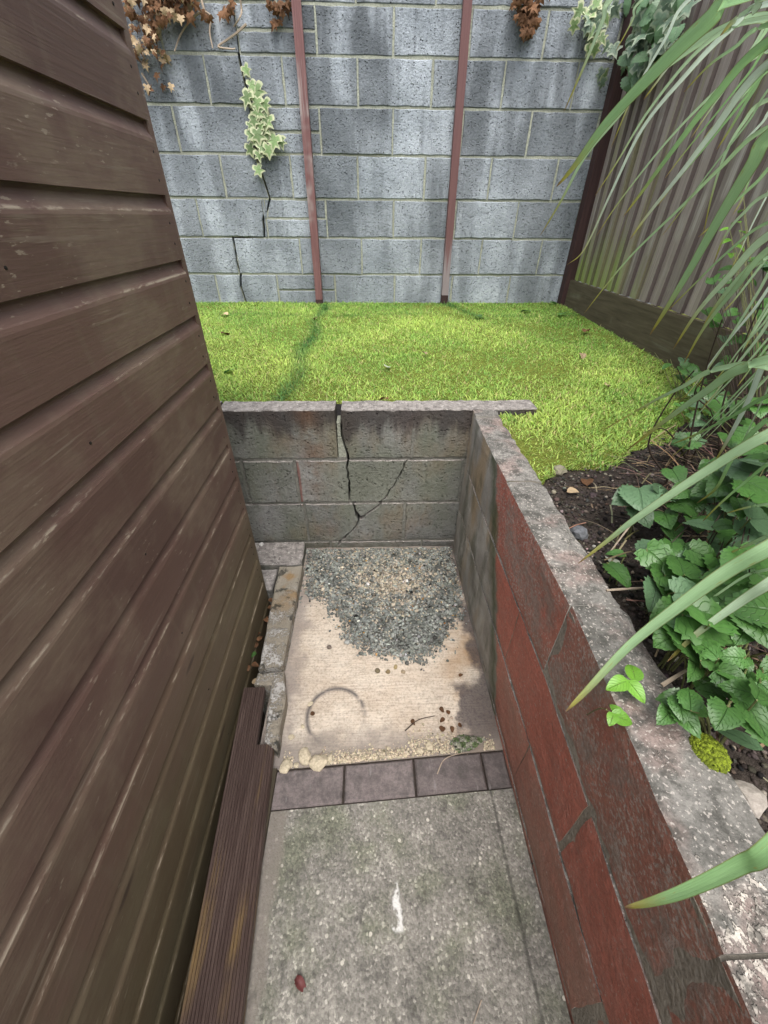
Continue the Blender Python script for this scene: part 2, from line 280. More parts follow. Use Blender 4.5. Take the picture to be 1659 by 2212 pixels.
def mat_leaf(name, a, b, vein, rough=.38, edge=None, trans=.25, spec=.5):
    g = G(name); u = g.attr('leaf'); q = g.xyz(u); t, e, v = q[0], q[1], q[2]
    c = g.mix(g.noise(g.uvw(), 14., 3), a, b); c = g.mix(1., c, g.ma('MULTIPLY_ADD', g.rnd(), .6, .68), 'MULTIPLY')
    # side veins slanting off the midrib
    sv = g.ma('ABSOLUTE', g.ma('SUBTRACT', g.ma('FRACT', g.ma('MULTIPLY', g.ma('SUBTRACT', t, g.ma('MULTIPLY', e, .35)), 7.)), .5)); sv = g.step(sv, .08, .0)
    mr = g.step(e, .07, .0); vm = g.ma('MAXIMUM', mr, g.ma('MULTIPLY', sv, .6)); c = g.mix(g.ma('MULTIPLY', vm, .32), c, vein)
    if edge: c = g.mix(g.step(g.ma('ADD', e, g.ma('MULTIPLY_ADD', g.noise(g.uvw(), 40., 2), .5, -.25)), .62, .8), c, edge)
    return g.fin(c, rough, g.ma('MULTIPLY', vm, -1.), .002, .8, spec, trans)

def mat_strap():
    g = G('strap_leaf'); q = g.xyz(g.attr('leaf')); t, e = q[0], q[1]; o = g.rnd()
    c = g.mix(o, (.25, .47, .18), (.60, .74, .54))
    c = g.mix(g.ma('MULTIPLY', g.step(o, .75, .8), .7), c, (.62, .72, .65))
    ln = g.noise(g.map(g.attr('leaf'), (5., 26., 1.)), 1., 3); c = g.mix(.5, c, g.ramp(ln, [(.3, .72), (.7, 1.25)]), 'MULTIPLY')
    c = g.mix(g.step(t, .80, .97), c, (.36, .33, .06)); c = g.mix(g.step(t, .955, .99), c, (.22, .13, .05))
    sp = g.step(g.noise(g.map(g.attr('leaf'), (22., 3., 1.)), 1., 3), .64, .70); c = g.mix(g.ma('MULTIPLY', sp, .6), c, (.34, .30, .05))
    c = g.mix(g.step(e, .8, 1.), c, (.17, .20, .05))
    return g.fin(c, .34, ln, .0015, .6, .55, .4)

MT = {}
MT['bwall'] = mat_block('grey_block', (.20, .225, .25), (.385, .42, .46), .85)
def retain_stains(g, c):
    x, y, z = g.xyz(g.pos)[:3]; nz = g.xyz(g.nor)[2]; n = g.noise(g.pos, 8., 5, .65); n2 = g.noise(g.map(g.pos, (14, 14, 2.2)), 1., 4, .6)
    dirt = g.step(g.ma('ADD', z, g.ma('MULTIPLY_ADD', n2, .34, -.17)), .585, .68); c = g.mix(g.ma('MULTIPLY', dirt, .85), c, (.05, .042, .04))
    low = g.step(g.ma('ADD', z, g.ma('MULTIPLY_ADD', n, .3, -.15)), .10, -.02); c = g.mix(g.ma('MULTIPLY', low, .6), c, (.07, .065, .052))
    # rusty run below the old downpipe mark
    rx = g.ma('SUBTRACT', 1., g.ma('MULTIPLY', g.ma('ABSOLUTE', g.ma('ADD', g.ma('SUBTRACT', x, -.255), g.ma('MULTIPLY_ADD', n2, .10, -.05))), 13.), clamp=True)
    rm = g.ma('MULTIPLY', rx, g.ma('MULTIPLY', g.step(z, .22, .42), g.step(n, .36, .56))); c = g.mix(g.ma('MULTIPLY', rm, .6), c, (.13, .065, .032))
    r2 = g.step(g.ma('ABSOLUTE', g.ma('ADD', g.ma('SUBTRACT', x, -.318), g.ma('MULTIPLY_ADD', n, .02, -.01))), .010, .002); r2 = g.ma('MULTIPLY', r2, g.ma('MULTIPLY', g.step(z, .24, .27), g.step(z, .52, .45)))
    c = g.mix(g.ma('MULTIPLY', r2, .7), c, (.20, .06, .045))
    tp = g.step(nz, .4, .8); tc = g.mix(g.ramp(g.noise(g.pos, 40., 5, .7), [(.35, 0.), (.65, 1.)]), (.15, .135, .125), (.36, .33, .305))
    fl = g.step(g.noise(g.pos, 90., 3, .6), .62, .68); tc = g.mix(g.ma('MULTIPLY', fl, .8), tc, (.6, .57, .52)); return g.mix(tp, c, tc)
MT['rwall'] = mat_block('weathered_block', (.165, .165, .155), (.29, .29, .275), .45, .5, .45, retain_stains)
MT['bmortar'] = mat_mortar('pale_mortar', (.40, .405, .32), (.28, .30, .25))
MT['rmortar'] = mat_mortar('grey_mortar', (.24, .235, .20), (.16, .16, .14))
MT['smortar'] = mat_mortar('side_mortar', (.44, .40, .34), (.22, .20, .165))
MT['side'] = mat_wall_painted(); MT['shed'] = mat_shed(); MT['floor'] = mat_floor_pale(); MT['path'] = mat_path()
MT['paver'] = mat_paver(); MT['kerb'] = mat_kerb(); MT['soil'] = mat_soil()
MT['post'] = mat_wood('maroon_post', (.095, .045, .045), (.165, .082, .078), 'z', .7, (.27, .22, .21))
gp_ = G('greyed_post'); zz_ = gp_.xyz(gp_.pos)[2]; n_ = gp_.noise(gp_.map(gp_.pos, (80, 80, 4)), 1., 4, .6); cc_ = gp_.mix(n_, (.095, .045, .045), (.165, .082, .078)); gm_ = gp_.step(gp_.ma('ADD', zz_, gp_.ma('MULTIPLY', n_, .5)), 1.42, 1.2); cc_ = gp_.mix(gp_.ma('MULTIPLY', gm_, .85), cc_, (.24, .21, .215)); MT['post2'] = gp_.fin(cc_, .75, n_, .002, .7)
MT['fpost'] = mat_wood('dark_post', (.028, .014, .014), (.055, .028, .026), 'z', .7)
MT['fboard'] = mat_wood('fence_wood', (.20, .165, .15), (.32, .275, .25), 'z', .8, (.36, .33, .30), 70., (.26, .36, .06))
MT['gboard'] = mat_wood('gravel_board_wood', (.045, .036, .022), (.085, .070, .045), 'y', .8, (.12, .11, .075), 60.)
MT['deck'] = mat_wood('deck_wood', (.065, .042, .036), (.125, .088, .074), 'y', .6, (.20, .135, .065), 110.)
MT['felt'] = mat_mortar('roof_felt', (.035, .035, .037), (.055, .055, .055))
MT['dark'] = G('dark_void').fin((.012, .011, .01), .95)
MT['nail'] = G('nail_head').fin((.012, .009, .008), .6)
MT['vstone'] = mat_vcol('loose_stone', .85, .25, None, 160., .5)
MT['grass'] = mat_vcol('grass_blade', .5, .3, .45)
MT['litter'] = mat_vcol('dry_litter', .8, .2, .1)
MT['leafg'] = mat_leaf('green_leaf', (.05, .15, .032), (.115, .245, .06), (.04, .10, .028), .34)
MT['leafy'] = mat_leaf('young_leaf', (.12, .30, .03), (.20, .42, .05), (.25, .45, .12), .4)
MT['leafd'] = mat_leaf('dull_leaf', (.085, .18, .08), (.17, .28, .15), (.05, .10, .05), .4)
MT['ivyv'] = mat_leaf('variegated_ivy', (.17, .27, .10), (.23, .34, .14), (.40, .45, .25), .45, (.52, .55, .34))
MT['ivyg'] = mat_leaf('grey_ivy', (.085, .15, .095), (.17, .235, .165), (.30, .36, .26), .45, (.27, .33, .23))
MT['ivyb'] = mat_leaf('dead_ivy_leaf', (.075, .04, .028), (.23, .115, .05), (.30, .20, .12), .7, None, .15, .2)
MT['ivyp'] = mat_leaf('pale_dead_leaf', (.42, .30, .17), (.52, .40, .26), (.5, .4, .3), .7, None, .15, .2)
MT['moss'] = G('moss').fin((.16, .21, .02), .95, None, spec=.1)
MT['stem'] = G('dry_stem').fin((.36, .29, .22), .8); MT['gstem'] = G('green_stem').fin((.15, .16, .06), .6)
MT['dstem'] = G('woody_stem').fin((.045, .03, .022), .8)
MT['strap'] = mat_strap()

# ------------------------------------------------------------------ object helpers
def mesh(name, V, F, mt=None, smooth=False):
    me = bpy.data.meshes.new(name); me.from_pydata([tuple(v) for v in V], [], F); me.update()
    if mt: me.materials.append(MT[mt] if isinstance(mt, str) else mt)
    if smooth: me.polygons.foreach_set('use_smooth', [True]*len(me.polygons))
    return me
def link(name, data, parent=None, loc=None):
    o = bpy.data.objects.new(name, data); col.objects.link(o)
    if parent is not None: o.parent = parent
    if loc is not None: o.location = loc
    return o
def obj(name, V, F, mt, parent=None, smooth=False): return link(name, mesh(name, V, F, mt, smooth), parent)
def tag(o, label, cat=None, group=None, kind=None):
    if label: o['label'] = label
    if cat: o['category'] = cat
    if group: o['group'] = group
    if kind: o['kind'] = kind
    return o
def thing(name, label, cat, loc=(0, 0, 0), group=None):
    o = link(name, None, None, loc); return tag(o, label, cat, group)
def part(name, V, F, mt, root, smooth=False):          # world-space verts under a root that may be off the origin
    l = root.location; return obj(name, [(v[0]-l.x, v[1]-l.y, v[2]-l.z) for v in V], F, mt, root, smooth)
def attach(o, root): o.parent = root; o.location = Vector(o.location) - root.location; return o
def box(x0, x1, y0, y1, z0, z1):
    V = [(x, y, z) for x in (x0, x1) for y in (y0, y1) for z in (z0, z1)]
    return V, [(0, 1, 3, 2), (4, 6, 7, 5), (0, 4, 5, 1), (2, 3, 7, 6), (0, 2, 6, 4), (1, 5, 7, 3)]
def bigmesh(name, V, T, mt, cols=None, smooth=False):   # numpy arrays, triangles
    me = bpy.data.meshes.new(name); nv, nt = len(V), len(T)
    me.vertices.add(nv); me.vertices.foreach_set('co', np.asarray(V, np.float32).ravel())
    me.loops.add(nt*3); me.loops.foreach_set('vertex_index', np.asarray(T, np.int32).ravel())
    me.polygons.add(nt); me.polygons.foreach_set('loop_start', np.arange(0, nt*3, 3, dtype=np.int32)); me.polygons.foreach_set('loop_total', np.full(nt, 3, np.int32))
    if smooth: me.polygons.foreach_set('use_smooth', np.ones(nt, bool))
    me.update(); me.validate()
    if cols is not None:
        a = me.color_attributes.new('Col', 'FLOAT_COLOR', 'POINT'); c4 = np.ones((nv, 4), np.float32); c4[:, :3] = cols; a.data.foreach_set('color', c4.ravel())
    me.materials.append(MT[mt]); return me
def tube(pts, r0, r1=None, n=6):
    r1 = r0 if r1 is None else r1; V = []; F = []; P = [Vector(p) for p in pts]; L = len(P)
    for i, p in enumerate(P):
        t = (P[min(i+1, L-1)]-P[max(i-1, 0)]).normalized(); a = t.orthogonal().normalized(); b = t.cross(a); r = r0+(r1-r0)*i/(L-1)
        V += [tuple(p+a*(r*math.cos(2*math.pi*k/n))+b*(r*math.sin(2*math.pi*k/n))) for k in range(n)]
        if i: F += [((i-1)*n+k, (i-1)*n+(k+1) % n, i*n+(k+1) % n, i*n+k) for k in range(n)]
    F += [tuple(range(n))[::-1], tuple((L-1)*n+k for k in range(n))]
    return V, F
def spline(P, n=8):
    P = [Vector(p) for p in P]; Q = [P[0]*2-P[1]]+P+[P[-1]*2-P[-2]]; out = []
    for i in range(1, len(Q)-2):
        a, b, c, d = Q[i-1:i+3]
        for k in range(n):
            t = k/n; out.append(.5*((2*b)+(c-a)*t+(2*a-5*b+4*c-d)*t*t+(3*b-a-3*c+d)*t**3))
    return out+[P[-1]]

# ------------------------------------------------------------------ masonry: a block is a polygon in the wall plane, extruded, edges worn
def block(name, poly, fr, depth, root, mt, jit=.002, bev=.004, seg=.05, dish=0.):
    P = []
    n = len(poly)
    for i in range(n):
        a, b = np.array(poly[i]), np.array(poly[(i+1) % n]); L = np.linalg.norm(b-a); k = max(1, int(L/seg)); nrm = np.array([(b-a)[1], -(b-a)[0]])/max(L, 1e-6)
        for j in range(k):
            e = jit if j else jit*.6
            P.append(a+(b-a)*(j/k)+nrm*random.uniform(-e, e*.25)*(1.8 if random.random() < .12 else 1))
    P = np.array(P); c = P.mean(0); m_ = len(P)
    # inset ring by moving towards inner offsets
    d1 = np.roll(P, -1, 0)-np.roll(P, 1, 0); d1 /= np.maximum(np.linalg.norm(d1, axis=1, keepdims=True), 1e-6); inn = np.stack([-d1[:, 1], d1[:, 0]], 1)
    I = P+inn*bev
    V = [fr(u, v, -depth) for u, v in P]+[fr(u, v, -bev) for u, v in P]+[fr(u, v, random.uniform(-.0008, .0008)) for u, v in I]
    F = [tuple(range(m_))[::-1]]+[(r*m_+k, r*m_+(k+1) % m_, (r+1)*m_+(k+1) % m_, (r+1)*m_+k) for r in (0, 1) for k in range(m_)]+[tuple(2*m_+k for k in range(m_))]
    return part(name, V, F, mt, root)
def crack_at(cr, z0, z1):
    """points of the crack polyline (x,z; falling z) inside a course, ends interpolated"""
    out = []
    for (xa, za), (xb, zb) in zip(cr, cr[1:]):
        for (x, z) in ((xa, za), (xb, zb)):
            if z0-1e-6 <= z <= z1+1e-6 and (not out or out[-1] != (x, z)): out.append((x, z))
        for zz in (z1, z0):
            if min(za, zb) < zz < max(za, zb): out.append((xa+(xb-xa)*(za-zz)/(za-zb), zz))
    return sorted(set(out), key=lambda p: (-p[1], 0))
def jag(pts, s=.05, a=.004):
    out = [pts[0]]
    for (xa, za), (xb, zb) in zip(pts, pts[1:]):
        k = max(1, int(math.hypot(xb-xa, zb-za)/s))
        for j in range(1, k+1):
            t = j/k; e = a if j < k else 0; out.append((xa+(xb-xa)*t+random.uniform(-e, e), za+(zb-za)*t))
    return out
def split(name, poly4, cr, gap, fr, depth, root, mt, **kw):
    x0, x1, z0, z1 = poly4
    seg = [p for p in crack_at(cr, z0, z1)]
    if len(seg) < 2 or not any(x0+.012 < p[0] < x1-.012 for p in seg):
        return block(name, [(x0, z0), (x1, z0), (x1, z1), (x0, z1)], fr, depth, root, mt, **kw)
    seg = [(min(max(p[0], x0+.004), x1-.004), p[1]) for p in seg]
    g = gap/2
    block(name, [(x0, z0)]+[(seg[-1][0]-g, z0)]+[(x-g, z) for x, z in reversed(seg[:-1])]+[(x0, z1)], fr, depth, root, mt, **kw)
    block(name, [(seg[-1][0]+g, z0), (x1, z0), (x1, z1)]+[(x+g, z) for x, z in seg[:-1]], fr, depth, root, mt, **kw)

# ================================================================== GROUND AND FLOORS
V, F = [], []
N = 24; S = 60.
for i in range(N+1):
    for j in range(N+1): V.append((-S+2*S*i/N, -S+2*S*j/N, -.32))
F = [(i*(N+1)+j, (i+1)*(N+1)+j, (i+1)*(N+1)+j+1, i*(N+1)+j+1) for i in range(N) for j in range(N)]
tag(obj('ground', V, F, 'soil'), 'bare earth around and beneath the garden', kind='structure')

def sheet(name, x0, x1, y0f, y1f, z, mt, thick=.08, n=40, mm=20, amp=.002):
    V, F = [], []
    for i in range(n+1):
        x = x0+(x1-x0)*i/n
        for j in range(mm+1):
            y = y0f(x)+(y1f(x)-y0f(x))*j/mm; V.append((x, y, z+amp*fbm(x, y, 0, 6.)))
    F = [(i*(mm+1)+j, (i+1)*(mm+1)+j, (i+1)*(mm+1)+j+1, i*(mm+1)+j+1) for i in range(n) for j in range(mm)]
    k = len(V); W = mm+1
    rim = [i*W for i in range(n+1)]+[n*W+j for j in range(1, W)]+[i*W+mm for i in range(n-1, -1, -1)]+[j for j in range(mm-1, 0, -1)]
    V += [(V[r][0], V[r][1], z-thick) for r in rim]; L = len(rim)
    F += [(rim[(q+1) % L], rim[q], k+q, k+(q+1) % L) for q in range(L)]
    return obj(name, V, F, mt)
brow = lambda x: .403+(x+.28)*.055           # near edge of the brick row
path = sheet('path', -.372, .392, lambda x: -1.0, lambda x: brow(x)-.004, 0., 'path', .3, 40, 40, .003)
tag(path, 'grey-green exposed aggregate concrete path in front of the brick edging', kind='structure')
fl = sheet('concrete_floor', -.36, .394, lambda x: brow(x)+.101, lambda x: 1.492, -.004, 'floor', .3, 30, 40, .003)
tag(fl, 'pale beige brushed concrete floor of the sunken corner', kind='structure')
for k, (a, b) in enumerate([(-.297, -.097), (-.090, .110), (.117, .318), (.325, .391)]):
    V = []; bv = .005; dy = .0955
    for (zz, ins) in ((-.07, 0), (.003-bv, 0), (.003, bv)):
        for (x, t) in ((a+ins, ins), (b-ins, ins), (b-ins, dy-ins), (a+ins, dy-ins)): V.append((x, brow(x)+t, zz+(.002 if k == 2 else 0)))
    F = [(3, 2, 1, 0)]+[(r*4+q, r*4+(q+1) % 4, r*4+4+(q+1) % 4, r*4+4+q) for r in (0, 1) for q in range(4)]+[(8, 9, 10, 11)]
    o = obj('paving_brick', V, F, 'paver', path)
jb = sheet('edging_joint', -.32, .393, lambda x: brow(x)-.003, lambda x: brow(x)+.1005, -.006, 'soil', .06, 20, 3, .001); jb.parent = path

# ================================================================== BOUNDARY WALL (y = 3.55)
BY = 3.55
wall = thing('boundary_wall', 'tall grey concrete block boundary wall behind the lawn, cracked and streaked', 'wall', (0, BY, .7))
frB = lambda u, v, w: (u, BY-w, v)
ZL = [.70, .955, 1.186, 1.409, 1.641, 1.868, 2.085, 2.285, 2.51, 2.735]
crB = [(-.757, 2.80), (-.757, 2.285), (-.765, 2.10), (-.752, 1.98), (-.735, 1.868), (-.745, 1.72), (-.740, 1.60), (-.712, 1.50), (-.690, 1.409), (-.715, 1.36), (-.74, 1.32), (-.756, 1.29), (-.758, 1.24), (-.765, 1.190), (-.995, 1.184), (-.990, 1.12), (-1.0, 1.05), (-.985, .955), (-1.0, .87), (-.97, .70)]
odd = [-1.87, -1.42, -.977, -.514, -.061, .395, .84, 1.29, 1.74]; even = [-2.1, -1.65, -1.215, -.745, -.30, .165, .61, 1.06, 1.51, 1.96]
JX = {0: [-2.05, -1.62, -1.182, -.714, -.273, .19, .64, 1.095, 1.55, 2.0], 1: [-1.9, -1.45, -.993, -.514, -.061, .384, .837, 1.288, 1.74], 2: [-2.1, -1.65, -1.203, -.736, -.305, .174, .62, 1.063, 1.51, 1.96],
      3: [-1.88, -1.43, -.986, -.524, -.075, .383, .833, 1.287, 1.74], 4: [-2.1, -1.68, -1.229, -.629, -.309, .16, .61, 1.055, 1.5, 1.95], 5: [-1.87, -1.42, -.977, -.514, -.061, .40, .845, 1.294, 1.74],
      6: [-2.1, -1.65, -1.2, -.757, -.298, .156, .61, 1.057, 1.5, 1.95], 7: odd, 8: even}
HALF = {0: (-.714, -.273, .848), 2: (-.736, -.305, 1.297), 4: (-.629, -.309, 1.750), 6: (-.757, -.298, 2.183)}
crJ = jag([p for p in crB], .06, .004)
for c in range(9):
    xs = [-2.6]+JX[c]+[2.5]; z0, z1 = ZL[c], ZL[c+1]
    for a, b in zip(xs, xs[1:]):
        rows = [(z0, z1)]
        if c in HALF and abs(HALF[c][0]-a) < .01: rows = [(z0, HALF[c][2]), (HALF[c][2], z1)]
        for (q0, q1) in rows:
            g = .005+random.uniform(-.001, .0018)
            proud = random.uniform(-.003, .003)
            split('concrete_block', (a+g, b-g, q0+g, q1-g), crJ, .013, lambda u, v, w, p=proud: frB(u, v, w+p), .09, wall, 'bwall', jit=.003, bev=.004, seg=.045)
# mortar bed in two sheets either side of the crack, and the dark core behind
def mortar_pair(cr, x0, x1, z0, z1, gap, fr, w, root, mt, depth=.05):
    L = [(x, z) for x, z in cr if z0 <= z <= z1]
    if L[0][1] < z1: L = [(L[0][0], z1)]+L
    if L[-1][1] > z0: L = L+[(L[-1][0], z0)]
    for s in (-1, 1):
        P = ([(x0, z0)]+[(x-gap/2, z+.0035) for x, z in reversed(L)]+[(x0, z1)]) if s < 0 else ([(x1, z1)]+[(x+gap/2, z-.0035) for x, z in L]+[(x1, z0)])
        n = len(P); V = [fr(u, v, w) for u, v in P]+[fr(u, v, w-depth) for u, v in P]
        F = [tuple(range(n))]+[(k, k+n, (k+1) % n+n, (k+1) % n) for k in range(n)]
        part('mortar', V, F, mt, root)
mortar_pair(crJ, -2.6, 2.5, .66, 2.735, .014, frB, -.006, wall, 'bmortar')
V, F = box(-2.6, 2.5, BY+.08, BY+.19, .66, 2.73); part('wall_core', V, F, 'dark', wall)

# ================================================================== LOW RETAINING WALL (face y = 1.49)
RY = 1.49
rw = thing('retaining_wall', 'low cracked concrete block retaining wall holding up the lawn', 'wall', (0, RY, 0))
frR = lambda u, v, w: (u, RY-w, v)
cr1 = jag([(-.140, .72), (-.140, .66), (-.126, .58), (-.101, .495), (-.108, .40), (-.106, .297), (-.080, .22), (-.067, .166), (-.10, .10), (-.16, .04), (-.199, -.02)], .020, .0075)
cr2 = jag([(.150, .488), (.120, .41), (.061, .295), (.0, .225), (-.05, .18), (-.066, .168)], .020, .006)
courses = [(-.31, .038, [-2.4, -1.95, -1.5, -1.05, -.62, -.21, .24, .66]), (.038, .268, [-2.4, -1.95, -1.5, -1.05, -.76, -.313, .148, .66]), (.268, .492, [-2.4, -1.9, -1.45, -1.0, -.55, -.33, .395, .66]), (.492, .712, [-2.4, -1.95, -1.5, -1.05, -.60, -.14, .66])]
for ci, (z0, z1, xs) in enumerate(courses):
    for a, b in zip(xs, xs[1:]):
        g = .005; pr = random.uniform(-.003, .003)
        f2 = lambda u, v, w, p=pr: frR(u, v, w+p)
        top = z1 if ci == 3 else z1-g
        A, B_, Z0 = a+g, b-g, z0+g
        if ci == 3 and abs(b+.14) < .01:  B_ = b-.004
        kw = dict(jit=.003, bev=.0035, seg=.02)
        if ci in (1, 2) and A < 0 < B_:      # both cracks cross: left piece, wedge, right piece
            s1 = crack_at(cr1, Z0, top); s2 = crack_at(cr2, Z0, top); gg = .003
            if ci == 2:
                block('concrete_block', [(A, Z0), (s1[-1][0]-gg, Z0)]+[(x-gg, z) for x, z in reversed(s1[:-1])]+[(A, top)], f2, .095, rw, 'rwall', **kw)
                block('concrete_block', [(s1[-1][0]+gg, Z0), (s2[-1][0]-.002, Z0)]+[(x-.002, z) for x, z in reversed(s2[:-1])]+[(x+gg, z) for x, z in s1[:-1]], f2, .095, rw, 'rwall', **kw)
                block('concrete_block', [(s2[-1][0]+.002, Z0), (B_, Z0), (B_, top)]+[(x+.002, z) for x, z in s2[:-1]], f2, .095, rw, 'rwall', **kw)
            else:
                up1 = [p for p in s1 if p[1] > .172]; dn = [p for p in s1 if p[1] <= .172]; u2 = [p for p in s2]
                block('concrete_block', [(A, Z0), (dn[-1][0]-gg, Z0)]+[(x-gg, z) for x, z in reversed(dn[:-1])]+[(x-gg, z) for x, z in reversed(up1)]+[(A, top)], f2, .095, rw, 'rwall', **kw)
                block('concrete_block', [(-.058, .19)]+[(x-.004, z) for x, z in reversed(u2[:-2])]+[(x+gg, z) for x, z in up1[:-1]], f2, .095, rw, 'rwall', **kw)
                block('concrete_block', [(dn[-1][0]+gg, Z0), (B_, Z0), (B_, top)]+[(x+.004, z) for x, z in u2[:-1]]+[(x+gg, z) for x, z in dn[:-1]], f2, .095, rw, 'rwall', **kw)
        elif ci == 3 and a > -.2:            # right of the open joint: edge widening towards the top
            block('concrete_block', [(-.097, Z0), (B_, Z0), (B_, top), (-.120, top), (-.122, .68), (-.121, .62), (-.117, .585), (-.097, .51)], f2, .095, rw, 'rwall', **kw)
            block('mortar_wedge', [(-.142, Z0), (-.107, Z0), (-.108, .515), (-.126, .59), (-.142, .59)], lambda u, v, w: frR(u, v, w-.006), .08, rw, 'bmortar', jit=.001, bev=.003)
            block('mortar_wedge', [(-.141, .592), (-.127, .592), (-.126, .655), (-.141, .655)], lambda u, v, w: frR(u, v, w-.008), .07, rw, 'bmortar', jit=.001, bev=.002)
        else:
            split('concrete_block', (A, B_, Z0, top), cr1 if ci == 0 else [(9, 9), (9, 8)], .008, f2, .095, rw, 'rwall', **kw)
def xcr(cr, z): p = min(cr, key=lambda q: abs(q[1]-z)); return p[0]
for z in (.038, .268, .492):
    cuts = sorted([xcr(cr1, z)]+([xcr(cr2, z)] if z == .268 else [])); xs_ = [-2.4]+cuts+[.655]
    for a, b in zip(xs_, xs_[1:]):
        a2, b2 = a+(.007 if a > -2 else 0), b-(.007 if b < .6 else 0); V, F = box(a2, b2, RY+.0045, RY+.06, z-.009, z+.009); part('mortar', V, F, 'rmortar', rw)
for (z0, z1, xs) in courses:
    for x in xs[1:-1]:
        if z0 > .4 and abs(x+.14) < .01: continue
        V, F = box(x-.008, x+.008, RY+.0055, RY+.058, z0+.0092, z1-.0092); part('mortar', V, F, 'rmortar', rw)
block('mortar_joint', [(.160, .50), (.172, .50), (.174, .63), (.163, .63)], lambda u, v, w: frR(u, v, w+.0045), .02, rw, 'rmortar', jit=.002, bev=.002)
V, F = box(-2.4, .64, RY+.085, RY+.1, -.31, .64); part('wall_core', V, F, 'dark', rw)

# ================================================================== SIDE WALL (inner face x = .395, outer .49)
sw = thing('side_wall', 'low block wall with flaking red paint beside the planting bed', 'wall', (.44, .4, 0))
def lean(y, z): return (.008+.03*min(max((.49-y)/.45, 0), 1.3))*min(max(z/.7, 0), 1)*(1 if y < 1.2 else max(0, (1.5-y)/.3))
def frS(u, v, w, p=0.):       # u runs towards the camera (-y)
    y = -u; back = w < -.05
    return ((.492 if back else .396-lean(y, v)-w-p), y, v)
sc_ = [(-.10, .015, [1.484, 1.0, .72, .27, -.18, -.63, -1.1]), (.015, .240, [1.484, 1.30, .90, .452, .036, -.42, -.87, -1.1]), (.240, .472, [1.484, 1.145, .69, .243, -.20, -.65, -1.1]), (.472, .702, [1.484, 1.425, .97, .512, .046, -.40, -.85, -1.1])]
for ci, (z0, z1, ys) in enumerate(sc_):
    for k, (a, b) in enumerate(zip(ys, ys[1:])):
        g = .0035; gl_, gr2 = [(.007 if abs(q-.243) < .01 else .0012 if abs(q-.046) < .01 else .0003) for q in (a, b)]; top = z1+random.uniform(-.002, .004) if ci == 3 else z1-g
        if ci == 3 and k == 0: top += .006
        pr = random.uniform(-.002, .003)
        # worn block as a grid so that the face can be uneven and follow the lean
        u0, u1, v0, v1 = -a+gl_, -b-gr2, z0+g, top; nu, nv = max(2, int((u1-u0)/.026)), 7; GR = {}; V = []; F = []
        def add(*q): V.append(q); return len(V)-1
        for i_ in range(nu+1):
            for j_ in range(nv+1):
                u = u0+(u1-u0)*i_/nu; v = v0+(v1-v0)*j_/nv; w = .0022*fbm(u, v, ci*3., 14.)
                if i_ in (0, nu) or j_ in (0, nv):
                    e = abs(random.gauss(0, .0014)); w -= .0012+e*.6; du = (e if i_ == 0 else -e if i_ == nu else 0); dv_ = (e if j_ == 0 else -e*1.5 if j_ == nv else 0); u += du; v += dv_
                GR[i_, j_] = add(*frS(u, v, max(w, -.03), pr))
        F += [(GR[i_, j_], GR[i_+1, j_], GR[i_+1, j_+1], GR[i_, j_+1]) for i_ in range(nu) for j_ in range(nv)]
        TB = [[GR[i_, nv] for i_ in range(nu+1)]]
        for k_ in range(1, 5):      # top face rows out to the back edge
            row = []
            for i_ in range(nu+1):
                x_, y_, z_ = V[GR[i_, nv]]; t_ = (k_-.85)/3.15 if k_ < 4 else 1.; e = random.gauss(0, .0018)
                row.append(add(x_+(.492-x_)*t_+(e if k_ == 4 else 0), y_, (top+.0025*fbm(-y_, x_, 9., 30.)+.001*e) if k_ < 4 else top-.006+e))
            TB.append(row)
        F += [(TB[r_][i_], TB[r_][i_+1], TB[r_+1][i_+1], TB[r_+1][i_]) for r_ in range(4) for i_ in range(nu)]
        bb = [add(.492, V[GR[i_, 0]][1], v0) for i_ in range(nu+1)]
        F += [(TB[4][i_], TB[4][i_+1], bb[i_+1], bb[i_]) for i_ in range(nu)]
        F.append(tuple([GR[0, j_] for j_ in range(nv+1)]+[TB[r_][0] for r_ in range(1, 5)]+[bb[0]])); F.append(tuple(([GR[nu, j_] for j_ in range(nv+1)]+[TB[r_][nu] for r_ in range(1, 5)]+[bb[nu]])[::-1]))
        part('concrete_block', V, F, 'side', sw)
V = []; ny = 30
for j in range(ny+1):
    y = 1.484-2.58*j/ny
    for z in (-.1, .2, .45, .690): V.append((.396-lean(y, z)+.0032, y, z))
    V.append((.488, y, .690)); V.append((.488, y, -.1))
F = [(j*6+q, j*6+6+q, j*6+6+(q+1), j*6+q+1) for j in range(ny) for q in range(5)]+[(0, 1, 2, 3, 4, 5), tuple(ny*6+q for q in range(5, -1, -1))]
part('mortar', V, F, 'smortar', sw)

# ================================================================== LAWN AND BED
EX = [.30, .47, .77, 1.0, 1.175, 1.6, 2.6]; EY = [1.0, 1.01, 1.10, 1.22, 1.34, 1.62, 2.3]
def edge_y(x): return 1.592 if x < .495 else float(np.interp(x, EX, EY))+.02*math.sin(x*23)
def lawn_z(x, y): return .692+max(y-1.55, -.6)*.033+.008*fbm(x, y, 3, 2.2)
V, F = [], []; NX, NY = 130, 90; idx = {}
for i in range(NX+1):
    for j in range(NY+1):
        x = -2.6+5.1*i/NX; y0 = edge_y(x); y = y0+(3.56-y0)*j/NY; V.append((x, y, lawn_z(x, y)-(.03 if j == 0 and x > .5 else 0)))
F = [(i*(NY+1)+j, (i+1)*(NY+1)+j, (i+1)*(NY+1)+j+1, i*(NY+1)+j+1) for i in range(NX) for j in range(NY)]
gl = G('turf'); cgl = gl.mix(gl.noise(gl.pos, 60., 4, .7), (.07, .075, .018), (.20, .24, .04)); MT['turf'] = gl.fin(cgl, .9, gl.noise(gl.pos, 130., 3), .01, 1., .1)
